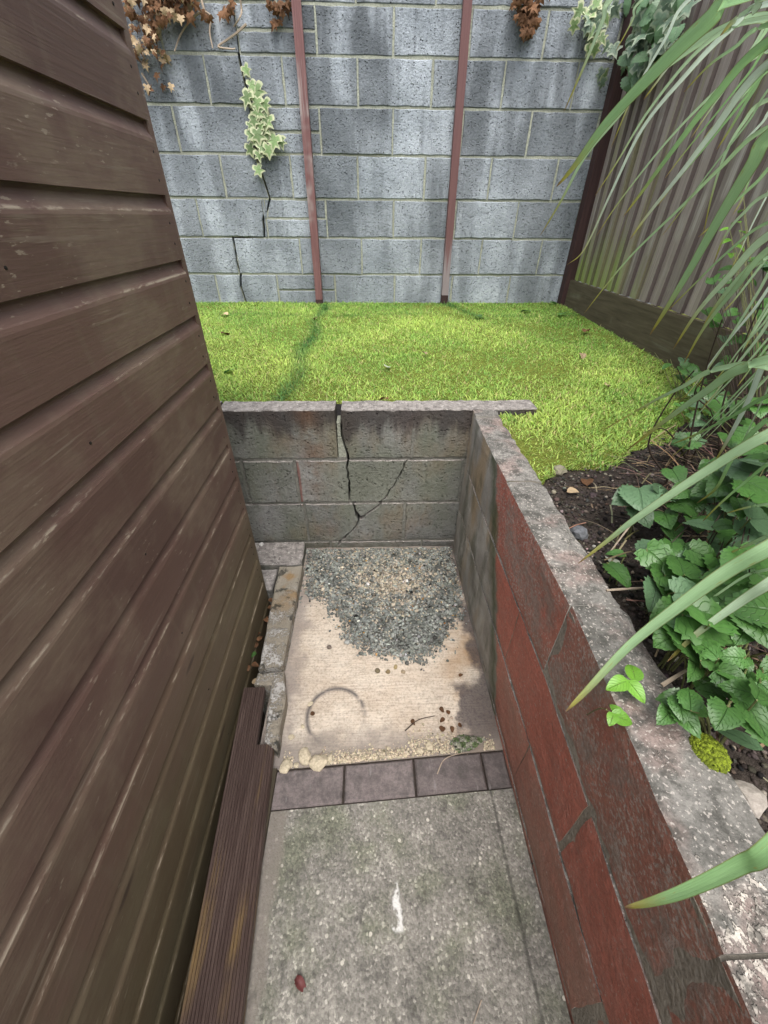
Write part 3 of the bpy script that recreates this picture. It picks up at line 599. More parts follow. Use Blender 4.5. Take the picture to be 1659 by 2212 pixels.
tag(obj('lawn', V, F, 'turf', None, True), 'new yellow-green turf lawn below the tall block wall', kind='structure')
def bed_z(x, y): return .655+.055*min(max((x-.5)/.6, 0), 1)+.014*fbm(x, y, 1, 7.)+.008*fbm(x, y, 5, 22.)
V, F = [], []; NX, NY = 90, 150
for i in range(NX+1):
    for j in range(NY+1):
        x = .4885+1.3*i/NX; y = -1.1+3.1*j/NY; V.append((x, y, min(bed_z(x, y), lawn_z(x, y)-.012 if y > edge_y(x) else 9)))
F = [(i*(NY+1)+j, (i+1)*(NY+1)+j, (i+1)*(NY+1)+j+1, i*(NY+1)+j+1) for i in range(NX) for j in range(NY)]
bed = tag(obj('soil_bed', V, F, 'soil', None, True), 'dark crumbly soil of the planting bed beside the red wall', kind='structure')

# grass blades
def grass():
    n = 230000; x = rng.uniform(-1.75, 1.56, n); y = rng.uniform(.98, 3.545, n)
    ey = np.where(x < .495, 1.60, np.interp(x, EX, EY)+.02*np.sin(x*23)+.002)
    k = (y > ey) & ~((x < .672) & (y > 1.478) & (y < 1.60)) & (x*(y<1.6) > -.1)*True & ((x > .50) | (y > 1.595)); x, y = x[k], y[k]; n = len(x)
    z = .692+np.maximum(y-1.55, -.6)*.033-.004
    def nz(sx, sy, ph): return np.sin(x*sx+ph)*np.cos(y*sy+ph*1.7)
    patch = .52+.22*(nz(3.1, 4.3, .3)+nz(7.7, 6.1, 1.9)*.7+nz(15, 13, 4)*.5+nz(29, 37, 2)*.4)-.35*np.clip((y-3.1)/.4, 0, 1)-.25*np.clip((x-.7)/.6, 0, 1)*(y > 2)
    seam = np.maximum(np.exp(-((x+.36+.02*np.sin(y*9))/.04)**2)*(y < 3.45), np.exp(-((x-.60-(3.5-y)*.35)/.05)**2)*(y > 3.0))
    seam = np.maximum(seam, .55*np.exp(-((y-3.13-.03*np.sin(x*5))/.05)**2)*(rng.random(n) < .6)); seam = seam*np.clip(rng.normal(.95, .3, n), 0, 1)*(.85+.15*np.sin(y*7.3+x*11))
    h = rng.uniform(.007, .018, n)*(1+.5*seam)*(1+.35*(patch-.5)); h *= np.where(rng.random(n) < .10, 1.7, 1.); edge = np.clip((3.5-y)/.12, 0, 1); h *= 1+.35*(1-edge)
    a = rng.uniform(0, 2*np.pi, n); ln = rng.uniform(.5, 1.9, n)*h; w = rng.uniform(.0013, .0026, n)
    dx, dy = np.cos(a), np.sin(a); px, py = -dy, dx
    V = np.zeros((n, 5, 3), np.float32)
    def st(i, along, up, side): V[:, i, 0] = x+dx*along+px*side; V[:, i, 1] = y+dy*along+py*side; V[:, i, 2] = z+up
    st(0, 0, 0, -w); st(1, 0, 0, w); st(2, ln*.4, h*.65, -w*.8); st(3, ln*.4, h*.65, w*.8); st(4, ln, h*.95, 0)
    T = np.array([[0, 1, 3], [0, 3, 2], [2, 3, 4]]); T = (np.arange(n)[:, None, None]*5+T[None]).reshape(-1, 3)
    mixv = np.clip(patch+rng.normal(0, .25, n), 0, 1)[:, None]
    c = (1-mixv)*np.array([.25, .49, .10])+mixv*np.array([.57, .70, .18])
    dry = (rng.random(n) < .10)[:, None]; c = np.where(dry, np.array([.55, .48, .22]), c)
    s = np.clip(seam, 0, 1)[:, None]; c = c*(1-.92*s)+np.array([.035, .17, .045])*.92*s
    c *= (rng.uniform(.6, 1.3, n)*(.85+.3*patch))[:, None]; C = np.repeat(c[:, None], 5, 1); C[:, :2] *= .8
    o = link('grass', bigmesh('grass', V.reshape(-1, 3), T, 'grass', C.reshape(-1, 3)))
    tag(o, 'short yellow-green grass blades covering the lawn', 'grass', kind='stuff')
grass()

# ------------------------------------------------------------------ loose stones (one mesh of many)
ph = (1+5**.5)/2
ICO = np.array([(-1, ph, 0), (1, ph, 0), (-1, -ph, 0), (1, -ph, 0), (0, -1, ph), (0, 1, ph), (0, -1, -ph), (0, 1, -ph), (ph, 0, -1), (ph, 0, 1), (-ph, 0, -1), (-ph, 0, 1)]); ICO /= np.linalg.norm(ICO[0])
ICF = np.array([(0, 11, 5), (0, 5, 1), (0, 1, 7), (0, 7, 10), (0, 10, 11), (1, 5, 9), (5, 11, 4), (11, 10, 2), (10, 7, 6), (7, 1, 8), (3, 9, 4), (3, 4, 2), (3, 2, 6), (3, 6, 8), (3, 8, 9), (4, 9, 5), (2, 4, 11), (6, 2, 10), (8, 6, 7), (9, 8, 1)])
def stones(P, r, cols, flat=.7):
    n = len(P); q = rng.normal(size=(n, 4)); q /= np.linalg.norm(q, axis=1, keepdims=True); w, x, y, z = q.T
    Rm = np.stack([np.stack([1-2*(y*y+z*z), 2*(x*y-z*w), 2*(x*z+y*w)], -1), np.stack([2*(x*y+z*w), 1-2*(x*x+z*z), 2*(y*z-x*w)], -1), np.stack([2*(x*z-y*w), 2*(y*z+x*w), 1-2*(x*x+y*y)], -1)], -2)
    s = rng.uniform(.55, 1.25, (n, 1, 3))*r[:, None, None]; v = ICO[None]*rng.uniform(.78, 1.15, (n, 12, 1))*s
    v = np.einsum('nij,nkj->nki', Rm, v); v[..., 2] *= flat
    V = (v+P[:, None]).reshape(-1, 3); T = (np.arange(n)[:, None, None]*12+ICF[None]).reshape(-1, 3); C = np.repeat(cols, 12, 0)
    return V, T, C
def inpoly(x, y, P):
    r = np.zeros(len(x), bool); n = len(P); dmin = np.full(len(x), 9.)
    for i in range(n):
        (xa, ya), (xb, yb) = P[i], P[(i+1) % n]
        cnd = (ya > y) != (yb > y); xi = (xb-xa)*(y-ya)/(yb-ya+1e-12)+xa; r ^= cnd & (x < xi)
        t = np.clip(((x-xa)*(xb-xa)+(y-ya)*(yb-ya))/((xb-xa)**2+(yb-ya)**2), 0, 1); dmin = np.minimum(dmin, np.hypot(x-xa-t*(xb-xa), y-ya-t*(yb-ya)))
    return r, np.where(r, dmin, -dmin)
def greys(n, base, var=.35, tint=.06):
    return np.clip(np.array(base)[None]*(1+rng.normal(0, var, (n, 1)))*(1+rng.normal(0, tint, (n, 3))), .01, .8)
GP = [(-.335, 1.47), (.375, 1.475), (.372, 1.13), (.33, 1.02), (.255, .91), (.14, .858), (-.01, .888), (-.115, .97), (-.17, 1.09), (-.20, 1.16), (-.30, 1.19)]
def gravel():
    n = 26000; x = rng.uniform(-.42, .40, n); y = rng.uniform(.74, 1.48, n); ins, d = inpoly(x, y, GP)
    wob = .010*np.sin(x*31+2)+.008*np.sin(y*43+x*17)+.009*np.sin(x*97+y*71)+rng.normal(0, .012, n); keep = (d+wob > 0) | ((d > -.09) & (rng.random(n) < .05*np.exp((d)/.035))); keep &= (x > -.325) & (x < .385)
    x, y, d = x[keep], y[keep], d[keep]; n = len(x)
    mound = .034*np.clip(d/.2, 0, 1)**.8*np.exp(-((x-.10)/.30)**2)+.006*np.clip(d/.05, 0, 1)
    r = rng.uniform(.0024, .0066, n)*np.where(rng.random(n) < .07, 1.7, 1.)
    lump = .006*(np.sin(x*61+y*23)*np.sin(y*57-x*19)+.6*np.sin(x*131)*np.sin(y*117)); P = np.stack([x, y, mound+r*.3-.002+np.maximum(lump, -.002)*np.clip(d/.06, 0, 1)], 1)
    c = greys(n, (.195, .205, .185), .32, .02)*(1+.35*np.sin(x*47+3)*np.sin(y*39))[:, None]
    sand = np.exp(-(((x-.08)/.15)**2+((y-1.20)/.16)**2))+.25*(y > 1.15); ms = rng.random(n) < sand*.6; c[ms] = greys(ms.sum(), (.39, .34, .26), .22, .02)
    og = rng.random(n) < .004; c[og] = greys(og.sum(), (.36, .20, .07), .2); wh = rng.random(n) < .003; c[wh] = greys(wh.sum(), (.6, .59, .55), .1)
    V, T, C = stones(P, r, c)
    # mound under the stones
    gx, gy = np.meshgrid(np.linspace(-.33, .385, 60), np.linspace(.84, 1.482, 60)); fx, fy = gx.ravel(), gy.ravel(); _, dd = inpoly(fx, fy, GP); dd = dd-.035
    z = np.where(dd > 0, .034*np.clip(dd/.2, 0, 1)**.8*np.exp(-((fx-.10)/.30)**2)+.004*np.clip(dd/.05, 0, 1)-.003, -.03)
    k = len(V); MV = np.stack([fx, fy, z], 1); q = np.arange(59*60).reshape(59, 60)[:, :59].ravel(); MTr = np.concatenate([np.stack([q, q+1, q+61], 1), np.stack([q, q+61, q+60], 1)])+k
    sandm = np.exp(-(((fx-.08)/.15)**2+((fy-1.22)/.16)**2))[:, None]; MC = np.array([[.14, .14, .13]])*(1-sandm)+np.array([[.29, .24, .175]])*sandm
    o = link('gravel_heap', bigmesh('gravel_heap', np.concatenate([V, MV]), np.concatenate([T, MTr]), 'vstone', np.concatenate([C, MC])))
    tag(o, 'spread heap of small grey gravel on the pale floor', 'gravel', kind='stuff')
gravel()
def crumbs():
    n = 15000; x = .495+rng.random(n)**1.5*1.1; y = rng.uniform(-.3, 1.7, n); ey = np.interp(x, EX, EY); k = y < ey+.01; x, y = x[k], y[k]; n = len(x)
    z = np.array([bed_z(a, b) for a, b in zip(x, y)]); r = rng.uniform(.0022, .0065, n)*np.where(rng.random(n) < .05, 1.8, 1)
    c = greys(n, (.055, .045, .038), .5, .08); w = rng.random(n) < .10; c[w] = greys(w.sum(), (.22, .19, .16), .35)
    V, T, C = stones(np.stack([x, y, z+r*.3], 1), r, c)
    tag(link('soil_crumbs', bigmesh('soil_crumbs', V, T, 'vstone', C)), 'loose crumbs of dark soil and grit in the bed', 'soil', kind='stuff')
    # dry stalks and grass litter between the plants
    n = 2600; x = .53+rng.random(n)**.8*1.0; y = rng.uniform(-.3, 1.6, n); k = (y < np.interp(x, EX, EY)-.02) & ~((x < .75) & (y > .55) & (rng.random(n) < .75)); x, y = x[k], y[k]; n = len(x)
    z = np.array([bed_z(a, b) for a, b in zip(x, y)])+rng.random(n)**2*.07+.004
    a = rng.uniform(0, np.pi, n); L = rng.uniform(.03, .16, n)*.5; w = rng.uniform(.0008, .0022, n); b = rng.normal(0, .25, n)
    dx, dy = np.cos(a)*L, np.sin(a)*L; px, py = -np.sin(a)*w, np.cos(a)*w
    V = np.zeros((n, 6, 3)); 
    for i, (t, s) in enumerate([(-1, -1), (-1, 1), (0, -1), (0, 1), (1, -1), (1, 1)]):
        V[:, i, 0] = x+dx*t+px*s; V[:, i, 1] = y+dy*t+py*s; V[:, i, 2] = np.maximum(z+b*L*t+(.006 if t == 0 else 0), .66)
    T = (np.arange(n)[:, None, None]*6+np.array([[0, 1, 3], [0, 3, 2], [2, 3, 5], [2, 5, 4]])[None]).reshape(-1, 3)
    c = greys(n, (.20, .15, .095), .5, .1); C = np.repeat(c, 6, 0)
    tag(link('dry_litter', bigmesh('dry_litter', V.reshape(-1, 3), T, 'litter', C)), 'dry grass stalks and litter lying between the bed plants', 'litter', kind='stuff')
crumbs()

# ================================================================== SHED
SX = -.455
shed = thing('shed', 'brown stained timber shed with shiplap board walls beside the path', 'shed', (-1.4, 0, -.3))
PT = .1225; Z0 = .006-2*.1225
prof = [(0., -.020), (0., 0.), (.0875, 0.), (.094, -.0014), (.102, -.0055), (.110, -.0095), (.118, -.0115), (.131, -.0125), (.131, -.022), (0., -.022)]
def cladding(length_axis, a0, a1, face, k, z0, sgn, seed):
    """one shiplap board running along y (or x); profile (height, outward)"""
    n = 14; V = []; E = []; rr = random.Random(seed); ph_ = rr.random()*9; pr = rr.uniform(-.0008, .0008)
    for i in range(n+1):
        t = a0+(a1-a0)*i/n
        for q, (h, w) in enumerate(prof):
            wv = .0009*math.sin(t*3+ph_)+.0006*math.sin(t*8+ph_*2); hh = h+(wv if q < 2 or q == 9 else 0); o_ = face+sgn*(w+pr)
            V.append((o_, t, z0+hh) if length_axis == 'y' else (t, o_, z0+hh)); E.append(1. if q in (3,) else (.3 if q == 4 else 0.))
    m_ = len(prof); F = [(i*m_+q, (i+1)*m_+q, (i+1)*m_+(q+1) % m_, i*m_+(q+1) % m_) for i in range(n) for q in range(m_)]+[tuple(range(m_))[::-1], tuple(n*m_+q for q in range(m_))]
    o = part('board', V, F, 'shed', shed)
    at = o.data.attributes.new('edge', 'FLOAT', 'POINT'); at.data.foreach_set('value', E)
    return o
NB = 18
BOARDS = []
for k in range(NB):
    z0 = Z0+k*PT
    BOARDS.append(cladding('y', -1.5, 1.163+random.uniform(-.002, .002), SX, k, z0, 1, k))
    cladding('x', -2.35, SX-.022, 1.182, k, z0, 1, 100+k)
V, F = box(SX-.05, SX-.004, 1.160, 1.186, -.3, Z0+NB*PT); o = part('corner_post', V, F, 'shed', shed)
V, F = box(-2.35, SX-.019, -1.5, 1.163, -.3, Z0+NB*PT-.02); part('wall_panel', V, F, 'dark', shed)
V = [(-2.45, -1.6, 2.02), (SX+.05, -1.6, 1.985), (SX+.05, 1.26, 1.985), (-2.45, 1.26, 2.02), (-2.45, -1.6, 2.36), (SX+.05, -1.6, 2.05), (SX+.05, 1.26, 2.05), (-2.45, 1.26, 2.36)]
part('roof', V, [(3, 2, 1, 0), (4, 5, 6, 7), (0, 1, 5, 4), (1, 2, 6, 5), (2, 3, 7, 6), (3, 0, 4, 7)], 'felt', shed)
nm = None
for k in range(NB):
    for (yy, hh) in ((1.138, .03), (1.141, .072), (.60, .03)):
        if yy < 1 and k % 2: continue
        if nm is None:
            V = [(0.0012, 0, 0)]+[(0.0009, .0026*math.cos(a*math.pi/3), .0026*math.sin(a*math.pi/3)) for a in range(6)]+[(-.002, .0026*math.cos(a*math.pi/3), .0026*math.sin(a*math.pi/3)) for a in range(6)]
            nm = mesh('nail', V, [(0, 1+a, 1+(a+1) % 6) for a in range(6)]+[(1+a, 7+a, 7+(a+1) % 6, 1+(a+1) % 6) for a in range(6)], 'nail')
        o = link('nail', nm, BOARDS[k], Vector((SX, yy+random.uniform(-.006, .006), Z0+k*PT+hh+random.uniform(-.006, .006)))-shed.location); 
# concrete footing strip showing past the shed corner
# ================================================================== KERB AND DECK BOARD
def slab(name, quad, z0, z1, mt, jit=.003, bev=.006, seg=.03):
    root = None
    P = [(x, y) for x, y in quad]
    class Rt: location = Vector((0, 0, 0))
    n = len(P); Q = []
    for i in range(n):
        a, b = np.array(P[i]), np.array(P[(i+1) % n]); L = np.linalg.norm(b-a); k = max(1, int(L/seg)); nn = np.array([(b-a)[1], -(b-a)[0]])/L
        for j in range(k): Q.append(a+(b-a)*j/k+nn*random.uniform(-jit, jit*.3))
    Q = np.array(Q); m_ = len(Q); d1 = np.roll(Q, -1, 0)-np.roll(Q, 1, 0); d1 /= np.linalg.norm(d1, axis=1, keepdims=True); I = Q+np.stack([-d1[:, 1], d1[:, 0]], 1)*bev
    V = [(x, y, z0) for x, y in Q]+[(x, y, z1-bev) for x, y in Q]+[(x, y, z1+random.uniform(-.002, .001)) for x, y in I]
    F = [tuple(range(m_))[::-1]]+[(r*m_+k, r*m_+(k+1) % m_, (r+1)*m_+(k+1) % m_, (r+1)*m_+k) for r in (0, 1) for k in range(m_)]+[tuple(2*m_+k for k in range(m_))]
    return obj(name, V, F, mt)
o = slab('concrete_kerb', [(-.405, .80), (-.322, .812), (-.318, 1.310), (-.425, 1.305)], -.31, .055, 'kerb'); tag(o, 'long lichen-flaked concrete kerb between the shed foot and the gravel', 'kerb')
o = slab('concrete_kerb', [(-.336, .562), (-.292, .535), (-.293, .70), (-.315, .795), (-.405, .79), (-.408, .745), (-.350, .742)], -.31, .05, 'kerb'); tag(o, 'short broken kerb piece beside the notched end of the grooved board', 'kerb')
o = slab('concrete_kerb', [(-.60, 1.325), (-.325, 1.318), (-.33, 1.482), (-.60, 1.482)], -.31, .05, 'rwall'); tag(o, 'grey kerb block across the corner at the foot of the retaining wall', 'kerb')
o = slab('footing_block', [(-.56, 1.19), (-.435, 1.19), (-.432, 1.316), (-.56, 1.316)], -.31, .03, 'rwall'); tag(o, 'greenish concrete footing just past the shed corner', 'footing')
# grooved deck board, notched at its far end
def deck():
    n = 17; Wd = .121; V = []; F = []; zt = .046; th = .028
    far_l, far_s = .738, .556
    def pos(s, t):      # s across from the left, t = y
        xl = -.391-.048*((t-.04)/.70); return xl+s
    prof2 = []
    for i in range(n*2+1):
        s = Wd*i/(n*2); prof2.append((s, zt-(.006 if i % 2 else 0)))
    cut = int(n*2*.58)
    def strip(i0, i1, ye):
        k = len(V); ys = list(np.linspace(-1.0, ye, 14)); m_ = i1-i0+1
        for t in ys:
            V.extend([(pos(prof2[i][0], t), t, prof2[i][1]) for i in range(i0, i1+1)])
            V.append((pos(prof2[i1][0], t), t, zt-th)); V.append((pos(prof2[i0][0], t), t, zt-th))
        q = m_+2
        for r in range(len(ys)-1):
            for c in range(q): F.append((k+r*q+c, k+r*q+(c+1) % q, k+(r+1)*q+(c+1) % q, k+(r+1)*q+c))
        F.append(tuple(k+c for c in range(q))); F.append(tuple(k+(len(ys)-1)*q+c for c in range(q))[::-1])
    strip(0, cut, far_l); strip(cut, n*2, far_s)
    o = obj('deck_board', V, [f[::-1] for f in F], 'deck'); tag(o, 'grooved brown decking board with a notched end along the shed foot', 'board')
deck()
o = obj('timber_bearer', *box(-.368, -.29, -.95, .5, .003, .0175), 'gboard'); tag(o, 'dark timber bearer under the grooved decking board', 'timber')

# ================================================================== POSTS AND FENCE
def post(px0, px1, w, label, foot):
    a = ony(*px0, BY-.03); b = ony(*px1, BY-.03); d = (b-a).normalized(); top = a+d*1.78
    r = thing('wooden_post', label, 'post', a); n = 12; V = []; F = []
    for i in range(n+1):
        p = a+(top-a)*i/n
        for (sx, sy) in ((-1, -1), (1, -1), (1, 1), (-1, 1)): V.append((p.x+sx*w/2+random.uniform(-.0015, .0015), p.y+sy*.022, p.z))
    F = [(i*4+k, i*4+(k+1) % 4, i*4+4+(k+1) % 4, i*4+4+k) for i in range(n) for k in range(4)]+[(3, 2, 1, 0), tuple(n*4+k for k in range(4))]
    part('shaft', V, F, 'post2' if 'greyed' in label else 'post', r)
    V, F = box(a.x-w*.52, a.x+w*.52, a.y-.024, a.y+.02, a.z-.05, a.z+foot); part('rotten_foot', V, F, 'fpost', r)
post((690, 650), (640, 0), .052, 'maroon timber post against the block wall beside the variegated ivy', .012)
post((960, 640), (1010, 0), .050, 'maroon timber post with greyed lower end, between the ivy and the fence', .010)
fence = thing('fence', 'close-boarded timber fence at right angles to the block wall', 'fence', (1.56, 2.2, .75))
V, F = box(1.50, 1.575, BY-.085, BY-.012, .70, 2.62); part('post', V, F, 'fpost', fence)
for yy in (1.62, -.35):
    V, F = box(1.585, 1.66, yy-.04, yy+.04, .60, 2.5); part('post', V, F, 'fpost', fence)
V, F = box(1.532, 1.557, 1.60, 3.50, .70, .935); o = part('gravel_board', V, F, 'gboard', fence)
V, F = box(1.534, 1.558, -1.1, 1.595, .60, .925); part('gravel_board', V, F, 'gboard', fence)
y = 3.452; k = 0
while y > -1.1:
    w = .100+random.uniform(-.006, .006); zt = 2.45+random.uniform(-.01, .01); zb = .938 if y > 1.6 else .927
    x0 = 1.565; V = []
    lx = random.uniform(-.0008, .0008)
    for z in (zb, (zb+zt)/2, zt):                  # feather-edge: thick edge towards the wall, thin edge under the next board
        j = random.uniform(-.0005, .0005)
        V += [(x0-.0005+lx+j, y+.018, z), (x0-.026+lx+j, y-w, z), (x0-.001+lx+j, y-w, z), (x0+.006+lx+j, y+.018, z)]
    F = [(i*4+q, i*4+(q+1) % 4, i*4+4+(q+1) % 4, i*4+4+q) for i in (0, 1) for q in range(4)]+[(3, 2, 1, 0), (8, 9, 10, 11)]
    part('board', V, F, 'fboard', fence); y -= w; k += 1
V, F = box(1.569, 1.60, -1.1, 3.46, 1.05, 1.12); part('rail', V, F, 'fboard', fence)
V, F = box(1.569, 1.60, -1.1, 3.46, 2.1, 2.17); part('rail', V, F, 'fboard', fence)

# ================================================================== LEAVES
def leaf_mesh(name, kind, mt, fold=.15, curl=.2, seed=0, L=1., Wd=.8, teeth=0):
    """unit leaf: base at origin, along +y, face +z; attribute leaf = (t, edge, side)"""
    rr = random.Random(seed); V = []; F = []; A = []
    if kind == 'ivy':
        out = [(0, .0), (.16, -.10), (.36, -.14), (.46, .02), (.52, .16), (.36, .28), (.30, .36), (.50, .50), (.56, .64), (.36, .62), (.20, .68), (.12, .84), (0, 1.05)]
        out = [(x*rr.uniform(.9, 1.1), y+rr.uniform(-.03, .03)) for x, y in out]
        pts = out+[(-x*rr.uniform(.88, 1.1), y) for x, y in reversed(out[1:-1])]; n = len(pts); c = (0, .3)
        V.append((0, .3, -.02)); A.append((.3, 0, 0))
        for f in (.5, 1.):
            for (x, y) in pts:
                qx, qy = c[0]+(x-c[0])*f, c[1]+(y-c[1])*f; V.append((qx, qy, abs(qx)*fold-curl*(qx*qx+(qy-.3)**2)+rr.uniform(-.02, .02))); A.append((qy, f, qx))
        F = [(0, 1+k, 1+(k+1) % n) for k in range(n)]+[(1+k, 1+n+k, 1+n+(k+1) % n, 1+(k+1) % n) for k in range(n)]
    else:
        m_ = 17 if teeth else 9; cols = (-1, -.5, 0, .5, 1)
        for i in range(m_):
            t = i/(m_-1)
            w = Wd*.5*(math.sin(math.pi*min(1, t**.72))**.75 if kind == 'oval' else math.sin(math.pi*t**.6)**.6*(1-.1*t))
            if teeth: w *= 1+(.10 if i % 2 else -.06)
            if kind == 'round' and i == 0: w = .12
            for cc in cols:
                x = cc*w; yb = t*L-(.06*abs(cc) if teeth and i % 2 else 0)-(.10*cc*cc if kind == 'round' and t < .3 else 0)
                V.append((x, yb, abs(x)*fold-curl*(t-.3)**2*L-.3*curl*x*x+rr.uniform(-.012, .012))); A.append((t, abs(cc), cc))
        F = [(i*5+c, i*5+c+1, i*5+6+c, i*5+5+c) for i in range(m_-1) for c in range(4)]
    me = mesh(name, V, F, mt, True); a = me.attributes.new('leaf', 'FLOAT_VECTOR', 'POINT'); a.data.foreach_set('vector', [v for q in A for v in q])
    return me
LM = {}
for k in range(3):
    LM['ivyv', k] = leaf_mesh('leaf', 'ivy', 'ivyv', .2, .25, k); LM['ivyg', k] = leaf_mesh('leaf', 'ivy', 'ivyg', .2, .35, 10+k)
    LM['ivyb', k] = leaf_mesh('leaf', 'ivy', 'ivyb', .5, .9, 20+k); LM['ivyp', k] = leaf_mesh('leaf', 'ivy', 'ivyp', .5, .6, 30+k)
    LM['round', k] = leaf_mesh('leaf', 'round', 'leafg', .18, .35, 40+k, 1., .95, 1); LM['oval', k] = leaf_mesh('leaf', 'oval', 'leafg', .25, .4, 50+k, 1., .62, 1)
    LM['dull', k] = leaf_mesh('leaf', 'round', 'leafd', .15, .35, 60+k, 1., 1.0, 1); LM['young', k] = leaf_mesh('leaf', 'oval', 'leafy', .25, .4, 70+k, 1., .68, 0)
def leaf(kind, p, size, root, dirv, nrm):
    y = Vector(dirv).normalized(); z = Vector(nrm); z = (z-y*z.dot(y)).normalized(); x = y.cross(z)
    o = link('leaf', LM[kind, random.randrange(3)], root)
    mw = Matrix((x, y, z)).transposed().to_4x4() @ Matrix.Diagonal((size*random.uniform(.9, 1.1), size, size, 1)); mw.translation = Vector(p)-root.location
    o.matrix_local = mw; return o
def rv(s=1.): return Vector((random.gauss(0, s), random.gauss(0, s), random.gauss(0, s)))

# variegated ivy on the block wall
def z1(x, y): return ((400+x*.4967)/1.4756, (y*.4967)/1.4756)
iv = thing('ivy', 'small variegated cream and green ivy growing from the crack in the block wall', 'ivy', ony(*z1(850, 1040), BY-.01))
for (x, y, s) in [(760, 440, .055), (800, 535, .06), (830, 560, .085), (790, 605, .085), (845, 645, .07), (890, 655, .065), (850, 695, .075), (820, 760, .06), (885, 745, .06), (920, 755, .08), (905, 800, .075), (870, 800, .055), (790, 800, .05), (795, 850, .07), (840, 845, .08), (885, 850, .07), (965, 885, .09), (990, 900, .06), (790, 940, .07), (860, 930, .075), (915, 945, .075), (845, 985, .06), (840, 1080, .065), (830, 905, .05), (820, 690, .05)]:
    p = ony(*z1(x, y-18), BY-random.uniform(.018, .05)); leaf('ivyv', p, s*1.05, iv, Vector((random.uniform(-.6, .6), -.15, -1)), Vector((random.uniform(-.4, .4), -1, random.uniform(.1, .6))))
pts = spline([ony(*z1(x, y), BY-.012) for x, y in [(757, 430), (770, 480), (800, 520), (815, 600), (830, 700), (835, 800), (845, 900), (845, 1000), (850, 1080), (855, 1130), (880, 1180)]], 4); part('stem', *tube(pts, .0028, .0012), 'gstem', iv)

def clump(name, label, cat, kinds, spots, root_p, mk, nrm, droop, group=None):
    t = thing(name, label, cat, root_p, group)
    for (p, s) in spots: leaf(random.choice(kinds), p, s, t, Vector(droop)+rv(.55), Vector(nrm)+rv(.35))
    return t
# dead ivy, top left
def zl(x, y): return (x*.4967/1.4756, y*.4967/1.4756)
sp = []
for _ in range(230):
    x = random.uniform(800, 1230); y = -120+random.random()**1.4*(460 if x < 1000 else 230)
    sp.append((ony(*zl(x, y), BY-random.uniform(.02, .13)), random.uniform(.025, .05)))
for (x, y) in [(940, 140), (930, 200), (1010, 130), (1000, 220), (1050, 350), (1040, 390), (1070, 370), (1050, 420), (1040, 340), (1050, 560), (1100, 555), (1010, 480), (930, 390), (940, 560), (960, 600), (930, 420), (1460, 60), (1480, 90), (1430, 80), (1320, 100), (1340, 120), (1500, 20), (1200, 60), (1240, 30)]:
    sp.append((ony(*zl(x, y-15), BY-random.uniform(.02, .07)), random.uniform(.03, .05)))
di = clump('dead_ivy', 'tangle of brown dead ivy at the top of the block wall beside the shed', 'ivy', ['ivyb', 'ivyb', 'ivyb', 'ivyp'], sp, ony(860, -40, BY-.02) if False else ony(*zl(1000, 60), BY-.02), None, (0, -1, .3), (0, -.2, -1))
for P in [[(1280, -60), (1310, 60), (1355, 110), (1345, 200), (1365, 310)], [(1310, 60), (1230, 120), (1160, 220), (1120, 330)], [(1580, 155), (1520, 210), (1450, 260), (1400, 300), (1490, 315), (1510, 310)], [(900, 150), (930, 220), (960, 290), (1000, 260)], [(890, 250), (915, 330), (930, 400), (950, 380)], [(1120, -40), (1150, 90), (1190, 130)], [(910, 470), (940, 520), (965, 560)], [(1020, 120), (1030, 200), (1010, 270)], [(1530, -60), (1550, 60), (1540, 110), (1500, 170)], [(960, -40), (970, 60), (1010, 110), (1050, 130)]]:
    part('stem', *tube(spline([ony(*zl(x, y), BY-.03-.02*math.sin(x)) for x, y in P], 4), .0065, .0035, 5), 'stem', di)
# brown hanging clump further right, and loose ones along the top
def z2(x, y): return ((1200+x*.4967)/1.4756, (y*.4967)/1.4756)
sp = []
for _ in range(70):
    t_ = random.random(); y = -80+t_*290; x = 960+random.gauss(0, 1)*(48*(1-t_)+14)+t_*20
    sp.append((ony(*z2(x, y), BY-random.uniform(.015, .08)), random.uniform(.03, .05)))
clump('dead_ivy', 'dark brown hanging tuft of withered ivy on the block wall near the fence', 'ivy', ['ivyb'], sp, ony(*z2(970, 60), BY-.02), None, (0, -1, .2), (0, -.2, -1.4))
sp = [(ony(*z1(x+random.gauss(0, 30), y+random.gauss(0, 14)), BY-random.uniform(.015, .05)), random.uniform(.03, .05)) for x, y in [(960, 20)]*9+[(1010, 40)]*5+[(980, 130)]*4+[(660, 60)]*5]
clump('dead_ivy', 'sparse dark dead ivy leaves hanging left of the maroon post', 'ivy', ['ivyb'], sp, ony(*z1(980, 30), BY-.02), None, (0, -1, .2), (0, -.2, -1))
# green ivy: on the corner of the wall, and over the fence
sp = [(ony(*z2(x+random.gauss(0, 22), y+random.gauss(0, 30)), BY-random.uniform(.02, .10)), random.uniform(.05, .08)) for x, y in [(1380, 30)]*6+[(1400, 120)]*9+[(1390, 200)]*7+[(1310, 95)]*2+[(1370, 250)]*3+[(1470, 30)]*8+[(1500, 300)]*3+[(1470, 480)]*3]
clump('ivy', 'pale green ivy trailing down the block wall in the corner by the fence post', 'ivy', ['ivyg', 'ivyg', 'ivyv'], sp, ony(*z2(1400, 100), BY-.02), None, (-.2, -1, .3), (0, -.2, -1))
def z3(x, y): return ((1624+x*.4967)/1.4756, (y*.4967)/1.4756)
sp = [(onx(*z3(x+random.gauss(0, 45), y+random.gauss(0, 45)), 1.55-random.uniform(.02, .14)), random.uniform(.055, .09)) for x, y in [(900, -20)]*16+[(970, 80)]*16+[(890, 130)]*12+[(900, 230)]*14+[(1060, 60)]*12+[(1050, 170)]*8+[(830, 260)]*7+[(820, 390)]*9+[(800, 440)]*4+[(960, 240)]*6+[(780, 330)]*4]
